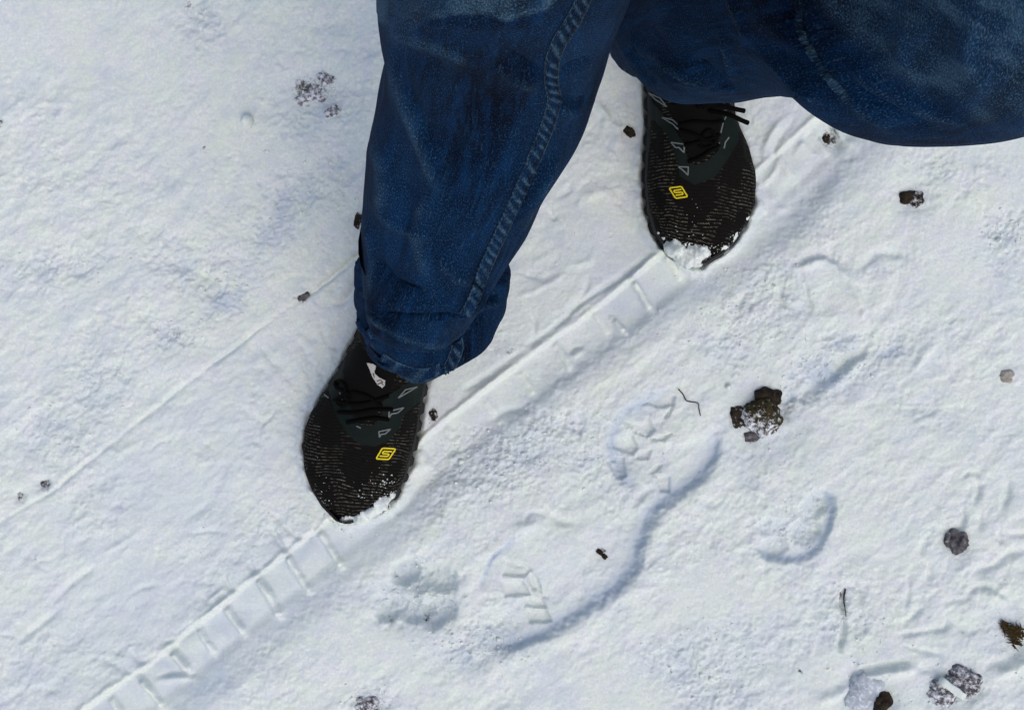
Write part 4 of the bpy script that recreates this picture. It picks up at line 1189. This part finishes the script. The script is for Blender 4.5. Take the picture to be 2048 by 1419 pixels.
def lace_on(bvh, pts, lift, r, zfix=None):
    out = []; last = None
    for k, (x, y) in enumerate(smooth_pts(pts, 5)):
        h = shoot(bvh, x, y)
        if h is not None:
            last = h[0].z + lift; out.append(h[0] + h[1] * lift)
        elif last is not None:
            out.append(Wp(x, y, last))
    return tube(out, r)

def zoomA(*p): return [(560 + x / 2.956, 600 + y / 2.956) for x, y in p]
def zoomB(*p): return [(1200 + x / 2.956, 100 + y / 2.956) for x, y in p]
def zoomL(*p): return [(680 + x / 7.095, 640 + y / 7.095) for x, y in p]
def zoomR(*p): return [(1240 + x / 6.45, 100 + y / 6.45) for x, y in p]

DET = [
    dict(label='black knit running shoe with a pale tongue label, nearer the picture foot',
         stay=zoomA((930, 440), (880, 560), (790, 620), (725, 680), (700, 760), (640, 828), (560, 862), (470, 848), (400, 790), (345, 700), (315, 610), (280, 500), (320, 400), (390, 300), (400, 400), (395, 500), (430, 600), (440, 680), (480, 735), (545, 740), (600, 690), (600, 600), (660, 545), (760, 480), (880, 430)),
         eye=[zoomA((693, 575), (735, 525), (803, 508), (750, 540), (693, 575)), zoomA((640, 693), (643, 652), (725, 632), (690, 662), (655, 668), (640, 693)), zoomA((588, 805), (584, 772), (650, 757), (620, 785), (596, 788), (588, 805)),
              zoomA((360, 545), (380, 612)), zoomA((268, 560), (295, 580)), zoomA((455, 740), (480, 752))],
         logo=zoomA((605, 872), (682, 877), (642, 938), (568, 935)),
         laces=[zoomA((330, 590), (420, 610), (520, 600), (640, 560)), zoomA((350, 660), (450, 660), (560, 640), (660, 640)), zoomA((400, 720), (470, 705), (560, 690), (640, 700)), zoomA((430, 540), (520, 560), (600, 620)),
                zoomA((430, 560), (380, 535), (345, 520), (340, 490), (370, 480), (400, 510), (395, 545), (370, 575), (340, 590)), zoomA((415, 565), (410, 600), (375, 625), (350, 610), (360, 575), (420, 550))]),
    dict(label='black knit running shoe with snow on its toe and lace ends sticking out',
         stay=zoomB((255, 420), (330, 420), (400, 500), (440, 600), (462, 680), (470, 745), (560, 797), (680, 750), (750, 650), (815, 540), (825, 440), (790, 385), (720, 385), (700, 480), (700, 590), (640, 650), (560, 680), (520, 640), (500, 560), (440, 460), (370, 370), (300, 290), (260, 330)),
         eye=[zoomB((298, 255), (365, 285), (403, 335), (340, 295), (298, 255)), zoomB((375, 400), (435, 412), (466, 440)), zoomB((375, 400), (440, 440), (466, 470), (462, 455)), zoomB((425, 545), (500, 555), (498, 605), (470, 575), (450, 575), (425, 545)), zoomB((465, 688), (522, 690), (520, 738), (495, 712), (465, 688)),
              zoomB((738, 395), (722, 430), (708, 490)), zoomB((757, 515), (735, 545), (728, 582)), zoomB((700, 545), (700, 575))],
         logo=zoomB((410, 815), (482, 806), (518, 866), (448, 876)),
         laces=[zoomB((470, 440), (560, 420), (650, 430), (720, 420)), zoomB((500, 560), (580, 540), (650, 520), (700, 500)), zoomB((520, 660), (590, 630), (650, 590), (700, 560)), zoomB((480, 470), (570, 500), (680, 560)), zoomB((600, 500), (590, 560), (640, 570), (680, 520), (640, 470), (600, 500))]),
]
for sh, D in zip(SHOES, DET):
    vs, fs, uv = build_upper(sh)
    shoe = part('shoe', vs, fs, M_KNIT, person, uv)
    shoe['label'] = D['label']
    bv = BVHTree.FromPolygons(vs, fs)
    v2, f2 = build_sole(sh); so = part('sole', v2, f2, M_SOLE, shoe, smooth=False)
    v3, f3 = collar(sh); part('collar', v3, f3, M_BLACK, shoe)
    n0 = len(vs)
    full = BVHTree.FromPolygons(list(vs) + list(v3), list(fs) + [tuple(n0 + t for t in q) for q in f3])
    v, f = drape_poly(full, D['stay'], 0.0009); part('lace_stay', v, f, M_TPU, shoe)
    nn = len(vs) + len(v3)
    full2 = full
    for e in D['eye']:
        v, f = flat_lines(full, [e], 1.25, 0.0016)
        if f: part('eyelet_mark', v, f, M_REFL, shoe)
    q = D['logo']
    def Q(u, v): 
        return ((1 - u) * (1 - v) * q[0][0] + u * (1 - v) * q[1][0] + u * v * q[2][0] + (1 - u) * v * q[3][0], (1 - u) * (1 - v) * q[0][1] + u * (1 - v) * q[1][1] + u * v * q[2][1] + (1 - u) * v * q[3][1])
    frame = [Q(.06, 0), Q(.94, 0), Q(1, .08), Q(1, .92), Q(.94, 1), Q(.06, 1), Q(0, .92), Q(0, .08), Q(.06, 0)]
    s_path = [Q(.86, .27), Q(.28, .27), Q(.22, .34), Q(.22, .44), Q(.28, .50), Q(.72, .50), Q(.78, .56), Q(.78, .66), Q(.72, .73), Q(.14, .73)]
    v, f = flat_lines(full, [frame, s_path], 1.45, 0.0007)
    lo = part('logo', v, f, M_LOGO, shoe); lo['label'] = 'yellow outlined square with an S in it'
    for lp in D['laces']:
        v, f = lace_on(full, lp, 0.0022, 0.0019); part('lace', v, f, M_LACE, shoe)
    sh['obj'] = shoe; sh['bvh'] = full
# tongue with label on the left-hand shoe
shA, shB = SHOES
tv, tf = drape_poly(shA['bvh'], zoomA((400, 560), (380, 420), (400, 330), (470, 265), (600, 262), (670, 330), (690, 430), (650, 520), (600, 600), (560, 700), (480, 720), (430, 650)), 0.0016)
tongue = part('tongue', tv, tf, M_BLACK, shA['obj'])
lab = zoomA((525, 368), (560, 371), (575, 385), (568, 410), (565, 425), (590, 450), (622, 465), (618, 495), (605, 510), (580, 492), (555, 450), (540, 405))
v, f = drape_poly(shA['bvh'], lab, 0.0032, 1.0); part('tongue_label', v, f, M_LABEL, shA['obj'])
v, f = flat_lines(shA['bvh'], [zoomA((578, 470), (598, 462), (610, 478)), zoomA((582, 488), (600, 478), (612, 492)), zoomA((560, 425), (566, 450))], 0.8, 0.0038)
part('label_print', v, f, M_BLACK, shA['obj'])
tv, tf = drape_poly(shB['bvh'], zoomB((400, 330), (520, 300), (720, 320), (710, 400), (690, 560), (600, 650), (530, 650), (500, 540), (450, 430)), 0.0016)
part('tongue', tv, tf, M_BLACK, shB['obj'])
# bow ends of the right-hand shoe
zt = shB['z'] + .092
for pts in ([(1395, 214, -.004), (1420, 205, .006), (1441, 211, .008), (1465, 217, .006), (1489, 222, .002)], [(1420, 222, -.006), (1445, 226, .000), (1465, 232, .002), (1482, 240, -.001), (1496, 246, -.005)], [(1405, 215, -.002), (1430, 202, .004), (1450, 202, .002), (1456, 210, -.004)]):
    v, f = tube(smooth3([Wp(x, y, zt + dz) for x, y, dz in pts]), 0.0022)
    part('lace_end', v, f, M_LACE, shB['obj'])
for sh, top in ((shA, Vector((-.075, .085, .26))), (shB, Vector((.16, .245, .26)))):
    v, f = sock_tube(sh, top)
    part('sock', v, f, M_BLACK, person)

# ------------------------------------------------------------------ snow on the shoes
def lump_mesh(rx, ry, rz, seed, sub=4, amp=0.25, freq=1.6, grit=0.0, boxy=0.0):
    bm = bmesh.new()
    bmesh.ops.create_icosphere(bm, subdivisions=sub, radius=1.0)
    o = Vector((seed * 3.7, seed * 1.3, seed * 2.1))
    for v in bm.verts:
        n = v.co.normalized()
        bx = (n.x ** 4 + n.y ** 4 + n.z ** 4) ** -0.25
        d = 1 + boxy * (bx - 1) + amp * mnoise.fractal(n * freq + o, 1.0, 2.0, 4) + grit * mnoise.noise(n * 9 + o)
        v.co = Vector((n.x * rx * d, n.y * ry * d, n.z * rz * d))
    vs = [v.co.copy() for v in bm.verts]; fs = [tuple(v.index for v in f.verts) for f in bm.faces]
    bm.free()
    return vs, fs
def lump(name, px, py, z, rx, ry, rz, seed, mat, label, cat, rot=0.0, amp=0.25, freq=1.6, sub=4, grit=0.0, group=None, boxy=0.0):
    """rx, ry in picture pixels at height z; rz in metres"""
    k = S * (H - z) / H
    vs, fs = lump_mesh(rx * k, ry * k, rz, seed, sub, amp, freq, grit, boxy)
    o = mesh_obj(name, vs, fs, mat)
    o.location = Wp(px, py, z); o.rotation_euler.z = rot
    tag(o, label, cat, group)
    return o
def snow_pile(name, bvh, region, seed, thick, label, step=1.5, thr=0.0):
    """irregular crust of snow lying on a surface inside a drawn outline (closed: top and underside)"""
    cx = sum(p[0] for p in region) / len(region); cy = sum(p[1] for p in region) / len(region)
    xs = [p[0] for p in region]; ys = [p[1] for p in region]
    X = np.arange(min(xs) - 12, max(xs) + 12, step); Y = np.arange(min(ys) - 12, max(ys) + 12, step)
    XX, YY = np.meshgrid(X, Y)
    xw = XX + fbm(XX, YY, 14, 3, seed) * 9; yw = YY + fbm(XX, YY, 14, 3, seed + 3) * 9
    d = np.full(XX.shape, 1e9); ins = np.zeros(XX.shape, bool); n = len(region)
    for i in range(n):
        x0, y0 = region[i]; x1, y1 = region[(i + 1) % n]
        dx, dy = x1 - x0, y1 - y0
        t = np.clip(((xw - x0) * dx + (yw - y0) * dy) / (dx * dx + dy * dy + 1e-9), 0, 1)
        d = np.minimum(d, np.hypot(xw - x0 - t * dx, yw - y0 - t * dy))
        ins ^= ((y0 > yw) != (y1 > yw)) & (xw < (x1 - x0) * (yw - y0) / (y1 - y0 + 1e-12) + x0)
    sdv = np.where(ins, d, -d)
    g = fbm(XX, YY, 9, 3, seed + 1, 0.6)
    hgt = thick * ss(sdv, 0, 16) ** 0.6 * (1 + 0.45 * g + 0.5 * fbm(XX, YY, 26, 2, seed + 5)) + 0.0004
    keep = sdv + g * 5 > thr
    vid = {}; top = []; bot = []
    def vert(r, c):
        if (r, c) in vid: return vid[(r, c)]
        h = shoot(bvh, X[c], Y[r])
        if h is None:
            gp = Wp(X[c], Y[r], 0); base = Vector((gp.x, gp.y, gz(gp.x, gp.y))); nn = Vector((0, 0, 1))
        else: base, nn = h
        vid[(r, c)] = len(top)
        top.append(base + (nn * 0.6 + Vector((0, 0, 0.4))) * float(max(hgt[r, c], 0.0004))); bot.append(base - nn * 0.001)
        return vid[(r, c)]
    fs = []
    for r in range(len(Y) - 1):
        for c in range(len(X) - 1):
            if keep[r, c] and keep[r + 1, c] and keep[r, c + 1] and keep[r + 1, c + 1]:
                fs.append((vert(r, c), vert(r + 1, c), vert(r + 1, c + 1), vert(r, c + 1)))
    nt_ = len(top)
    if not fs: return None
    edges = {}
    for f in fs:
        for i in range(4):
            e = (f[i], f[(i + 1) % 4]); edges[e] = True
    allf_ = list(fs) + [tuple(nt_ + t for t in f[::-1]) for f in fs]
    for (p, q) in list(edges):
        if (q, p) not in edges: allf_.append((q, p, nt_ + p, nt_ + q))
    c0 = sum(top, Vector()) / nt_
    o = mesh_obj(name, [v - c0 for v in top + bot], allf_, M_CLUMP)
    o.location = c0
    tag(o, label, 'snow')
    return o
snow_pile('snow_clump', shB['bvh'], zoomB((365, 1135), (430, 1125), (500, 1140), (570, 1150), (635, 1150), (640, 1200), (620, 1250), (590, 1280), (530, 1300), (470, 1290), (420, 1230), (380, 1180)), 2, 0.010, 'thick clump of snow piled on the toe of the shoe with lace ends')
snow_pile('snow_clump', shB['bvh'], zoomB((640, 1240), (690, 1215), (730, 1180), (760, 1150), (800, 1110), (835, 1080), (825, 1110), (775, 1165), (740, 1215), (700, 1240), (650, 1262)), 4, 0.004, 'thin crumbly snow along the outer toe edge of the shoe with lace ends')
snow_pile('snow_clump', shA['bvh'], zoomA((345, 1290), (420, 1262), (500, 1245), (545, 1195), (610, 1165), (665, 1140), (680, 1150), (650, 1215), (600, 1270), (520, 1310), (420, 1340), (350, 1320)), 5, 0.009, 'ragged bank of snow over the toe of the shoe with the pale label')
snow_pile('snow_clump', shA['bvh'], zoomA((205, 1165), (240, 1205), (300, 1262), (345, 1290), (330, 1310), (270, 1275), (220, 1215)), 3, 0.004, 'thin rim of snow at the outer toe corner of the shoe with the pale label')
snow_pile('snow_clump', shB['bvh'], zoomB((335, 1080), (350, 1075), (372, 1120), (378, 1160), (360, 1150), (345, 1120)), 6, 0.003, 'small strip of snow on the inner toe edge of the shoe with lace ends')
snow_pile('snow_clump', shB['bvh'], zoomB((880, 965), (893, 960), (890, 1000), (865, 1010), (868, 985)), 7, 0.003, 'tiny snow clot at the outer edge of the shoe with lace ends')
# crumbs
def crumbs(name, bvh, spots, seed, label):
    rng = random.Random(seed); vs, fs = [], []
    base = [Vector(p) for p in ((1, 0, 0), (-.5, .86, 0), (-.5, -.86, 0), (0, 0, 1.0), (0, 0, -.4))]
    F = [(0, 1, 3), (1, 2, 3), (2, 0, 3), (1, 0, 4), (2, 1, 4), (0, 2, 4)]
    for (x, y, sp, n, r) in spots:
        for _ in range(n):
            px, py = rng.gauss(x, sp), rng.gauss(y, sp)
            h = shoot(bvh, px, py)
            if not h: continue
            rr = r * rng.uniform(.4, 1.3); R = Matrix.Rotation(rng.uniform(0, 6), 3, 'Z')
            k = len(vs)
            for b in base:
                vs.append(h[0] + R @ Vector((b.x * rr * rng.uniform(.6, 1.2), b.y * rr * rng.uniform(.6, 1.2), b.z * rr)))
            fs += [tuple(k + t for t in f) for f in F]
    c0 = sum(vs, Vector()) / len(vs)
    o = mesh_obj(name, [v - c0 for v in vs], fs, M_CLUMP, smooth=False); o.location = c0
    tag(o, label, 'snow', kind='stuff')
    return o
crumbs('snow_crumbs', shA['bvh'], [(770, 965, 8, 12, .0012), (786, 958, 7, 8, .001), (726, 990, 6, 8, .001), (640, 970, 20, 12, .0006), (770, 1000, 8, 14, .0009), (650, 1003, 8, 8, .0009), (700, 950, 25, 6, .0004), (615, 930, 10, 3, .0006), (740, 1000, 22, 8, .0005), (755, 975, 14, 16, .0008), (785, 990, 7, 16, .0011)], 3, 'white snow crumbs sprinkled on the toe of the shoe with the pale label')
crumbs('snow_crumbs', shB['bvh'], [(1380, 480, 24, 22, .0007), (1440, 500, 10, 18, .0009), (1466, 480, 8, 12, .0009), (1400, 440, 30, 14, .0005), (1420, 490, 8, 14, .0009), (1345, 485, 15, 16, .0007)], 5, 'white snow crumbs sprinkled on the toe of the shoe with lace ends')

# ------------------------------------------------------------------ stones, soil, twigs lying in the snow
def dust_attr(o, fn):
    at = o.data.attributes.new('dust', 'FLOAT', 'POINT')
    at.data.foreach_set('value', np.array([fn(v.co) for v in o.data.vertices], dtype=np.float32))
def stone(px, py, rx, ry, hgt, seed, mat, label, rot=0.0, dust=lambda c: 0.35, sink=0.4, amp=0.3, name='stone', cat='stone', freq=1.5):
    g = Wp(px, py, 0); z = gz(g.x, g.y)
    o = lump(name, px, py, z, rx * 1.22, ry * 1.22, hgt, seed, mat, label, cat, rot, amp, freq, 4, 0.10, None, 0.7)
    o.location = (g.x, g.y, z + hgt * (-0.10 - sink * 0.9))
    dust_attr(o, dust)
    return o
k1 = S * 50
stone(1526, 834, 29, 31, 0.020, 3, M_MOSS, 'mossy brown stone dusted with snow, largest bare stone in the snow', 0.75,
      lambda c: 0.40 + 0.17 * (-(c.y * 0.55 + c.x * 0.9) / k1) + 0.5 * max(0, (-c.x * 0.75 + c.y * 0.65) / k1 - 0.62), 0.05, 0.22)
stone(1540, 793, 22, 15, 0.014, 5, M_SOIL, 'nearly black stone tucked behind the mossy brown stone', -0.3, lambda c: 0.05, 0.25)
stone(1478, 832, 14, 20, 0.008, 8, M_SOIL, 'small brown clod left of the mossy brown stone', 0.2, lambda c: 0.32, 0.35, name='soil_clod', cat='clod')
stone(1508, 872, 14, 9, 0.006, 9, M_STONE, 'small dark pebble just below the mossy brown stone', 0.2, lambda c: 0.30, 0.3, name='pebble', cat='pebble')
stone(1917, 1084, 15, 20, 0.012, 12, M_STONE, 'small grey stone at the right edge above the dead grass', 0.0, lambda c: 0.28, 0.25)
stone(1901, 1080, 9, 12, 0.006, 13, M_STONE, 'flat dark pebble touching the small grey stone on its left', 0.0, lambda c: 0.35, 0.25, name='pebble', cat='pebble')
stone(1926, 1362, 30, 26, 0.012, 21, M_STONE, 'dark grey stone right of the pale snow strip in the bottom corner', -0.4, lambda c: 0.43, 0.3)
stone(1884, 1388, 24, 22, 0.011, 22, M_STONE, 'brownish grey stone left of the pale snow strip in the bottom corner', -0.4, lambda c: 0.47, 0.3)
stone(1728, 1388, 28, 32, 0.008, 24, M_FROST, 'flat blue grey stone at the bottom edge, glazed with frost', -0.6, lambda c: 0.40, 0.25)
stone(1762, 1404, 15, 20, 0.011, 26, M_SOIL, 'black angular stone against the frosted flat stone at the bottom edge', -0.7, lambda c: 0.08, 0.2)
stone(614, 184, 27, 20, 0.009, 31, M_STONE, 'dark crumbly clod left of the jeans near the top', 0.5, lambda c: 0.49, 0.4, name='soil_clod', cat='clod', amp=0.5)
stone(650, 154, 15, 11, 0.007, 33, M_STONE, 'pale purple grey pebble above the dark crumbly clod', -0.5, lambda c: 0.50, 0.4, name='pebble', cat='pebble')
stone(662, 222, 14, 10, 0.007, 34, M_STONE, 'pale grey pebble below the dark crumbly clod beside the jeans', 0.3, lambda c: 0.52, 0.4, name='pebble', cat='pebble')
stone(1816, 393, 14, 10, 0.008, 36, M_SOIL, 'shiny brown pebble in the snow right of the jeans knee', 0.2, lambda c: 0.12, 0.2, name='pebble', cat='pebble')
stone(1836, 398, 12, 12, 0.007, 37, M_SOIL, 'dark snow flecked crumb touching the shiny brown pebble', 0.2, lambda c: 0.42, 0.3, name='soil_clod', cat='clod')
stone(2015, 752, 13, 11, 0.006, 39, stone_material('beige_stone', (.30, .28, .24), (.45, .43, .38), None, 0.35), 'faint beige pebble under snow at the right edge', 0.0, lambda c: 0.30, 0.5, name='pebble', cat='pebble')
stone(87, 970, 8, 5, 0.004, 41, M_STONE, 'dark grey pebble in a dimple near the left edge', -0.5, lambda c: 0.42, 0.3, name='pebble', cat='pebble')
stone(38, 991, 4, 7, 0.004, 42, M_STONE, 'small grey pebble nearest the left edge', 0.1, lambda c: 0.48, 0.3, name='pebble', cat='pebble')
stone(1259, 262, 11, 7, 0.005, 44, M_SOIL, 'brown crumb of soil between the two legs', -0.7, lambda c: 0.10, 0.2, name='soil_clod', cat='clod')
stone(866, 830, 7, 10, 0.006, 46, M_SOIL, 'brown clod touching the inner side of the shoe with the pale label', 0.4, lambda c: 0.42, 0.3, name='soil_clod', cat='clod')
stone(715, 440, 6, 13, 0.006, 47, M_SOIL, 'brown bit of soil against the left edge of the jeans', -0.2, lambda c: 0.34, 0.3, name='soil_clod', cat='clod')
stone(606, 592, 10, 5, 0.004, 48, M_STONE, 'dark grain of soil on the upper edge of the tyre track', 0.5, lambda c: 0.25, 0.3, name='soil_clod', cat='clod')
stone(1201, 1106, 6, 4, 0.004, 49, M_SOIL, 'upper of two tiny dark grains inside the boot print', -0.7, lambda c: 0.05, 0.2, name='pebble', cat='pebble')
stone(1210, 1115, 5, 4, 0.004, 50, M_SOIL, 'lower of two tiny dark grains inside the boot print', -0.7, lambda c: 0.05, 0.2, name='pebble', cat='pebble')
stone(1660, 272, 7, 8, 0.004, 52, M_SOIL, 'dark gritty crumb on the snow below the hanging jeans fold', 0.4, lambda c: 0.34, 0.3, name='soil_clod', cat='clod', amp=0.5)
stone(732, 1408, 18, 12, 0.006, 54, M_STONE, 'speckled dark clod cut by the bottom edge of the picture', 0.1, lambda c: 0.46, 0.35, name='soil_clod', cat='clod', amp=0.5)
# snow strip over the two grey stones in the corner
vs = []
def slab(px, py, L, Wd, Hh, ang, name, label, seed, cat='snow', mat=None):
    bm = bmesh.new(); bmesh.ops.create_cube(bm, size=1.0)
    bmesh.ops.subdivide_edges(bm, edges=bm.edges[:], cuts=5, use_grid_fill=True)
    for v in bm.verts:
        v.co = Vector((v.co.x * L * S, v.co.y * Wd * S, v.co.z * Hh))
        v.co += Vector((1, 1, 1)) * 0 + Vector((mnoise.noise(v.co * 260 + Vector((seed, 0, 0))), mnoise.noise(v.co * 260 + Vector((0, seed, 0))), mnoise.noise(v.co * 260 + Vector((0, 0, seed))))) * 0.0011
    vs = [v.co.copy() for v in bm.verts]; fs = [tuple(v.index for v in f.verts) for f in bm.faces]; bm.free()
    o = mesh_obj(name, vs, fs, mat or M_CLUMP)
    g = Wp(px, py, 0); o.location = (g.x, g.y, gz(g.x, g.y) + 0.008); o.rotation_euler = (0, 0.0, ang)
    return tag(o, label, cat)
slab(1900, 1372, 56, 14, 0.010, -0.62, 'snow_strip', 'straight pale strip of packed snow between two grey stones', 4)
# loose snow lumps
for px, py, rx, ry, h, sd_, lb in [(495, 242, 13, 14, 0.010, 61, 'round white snow lump alone on the smooth snow at upper left'), (1457, 774, 6, 6, 0.005, 62, 'tiny bright snow bead above left of the mossy brown stone'), (1998, 480, 6, 6, 0.005, 63, 'small bright snow bead in the hollow at the right edge')]:
    g = Wp(px, py, 0)
    o = lump('snow_lump', px, py, 0, rx, ry, h, sd_, M_CLUMP, lb, 'snow lump', 0.2, 0.2, 1.6, 3)
    o.location.z = gz(g.x, g.y) + h * 0.2
# twig
def on_snow(pts, lift):
    out = []
    for x, y in smooth_pts(pts, 3):
        g = Wp(x, y, 0); out.append(Vector((g.x, g.y, gz(g.x, g.y) + lift)))
    return out
pts = on_snow([(1357, 778), (1366, 788), (1372, 800), (1381, 803), (1396, 806), (1398, 818), (1401, 831)], 0.0012)
v, f = tube(pts, lambda t: 0.00062 - 0.0002 * t, 7)
c0 = pts[len(pts) // 2]
tw = mesh_obj('twig', [p - c0 for p in v], f, M_TWIG); tw.location = c0
tag(tw, 'thin bent brown twig lying left of the mossy brown stone', 'twig')
pts = on_snow([(1692, 1178), (1689, 1195), (1690, 1212), (1692, 1232)], 0.0008)
v, f = tube(pts, lambda t: 0.0008 - 0.0005 * t, 6); c0 = pts[len(pts) // 2]
tw = mesh_obj('twig', [p - c0 for p in v], f, M_TWIG); tw.location = c0
tag(tw, 'short dark stalk standing upright in the picture in a groove of snow', 'twig')
# tuft of dead grass at the right edge
rng = random.Random(9); vs, fs = [], []
for k in range(120):
    q_ = rng.uniform(-1, 1); arm = rng.random() < 0.6
    g = Wp((2026 + q_ * 20 if arm else 2024 + q_ * 9) + rng.gauss(0, 4), (1258 + q_ * 9 if arm else 1272 + q_ * 16) + rng.gauss(0, 4), 0); z0 = gz(g.x, g.y)
    a_ = rng.gauss(-0.45, 0.5) + (math.pi if rng.random() < .4 else 0); L = rng.uniform(.004, .009); w_ = rng.uniform(.0007, .0015)
    dv = Vector((math.cos(a_), math.sin(a_), 0)); sv = Vector((-dv.y, dv.x, 0)) * w_
    n = len(vs); base = Vector((g.x, g.y, z0 + 0.001))
    for t in (0, .35, .7, 1):
        c = base + dv * L * t + Vector((0, 0, 0.003 * math.sin(t * 2.9) + rng.uniform(0, .001)))
        s2 = sv * (1 - t * .8)
        vs += [c - s2, c + Vector((0, 0, w_ * .6)), c + s2]
    for i in range(3):
        for j in range(2):
            fs.append((n + i * 3 + j, n + i * 3 + j + 1, n + i * 3 + j + 4, n + i * 3 + j + 3))
g = Wp(2028, 1258, 0); c0 = Vector((g.x, g.y, gz(g.x, g.y)))
o = mesh_obj('grass_tuft', [p - c0 for p in vs], fs, M_TUFT); o.location = c0
tag(o, 'flattened tuft of brown dead grass poking through at the right edge', 'grass tuft')
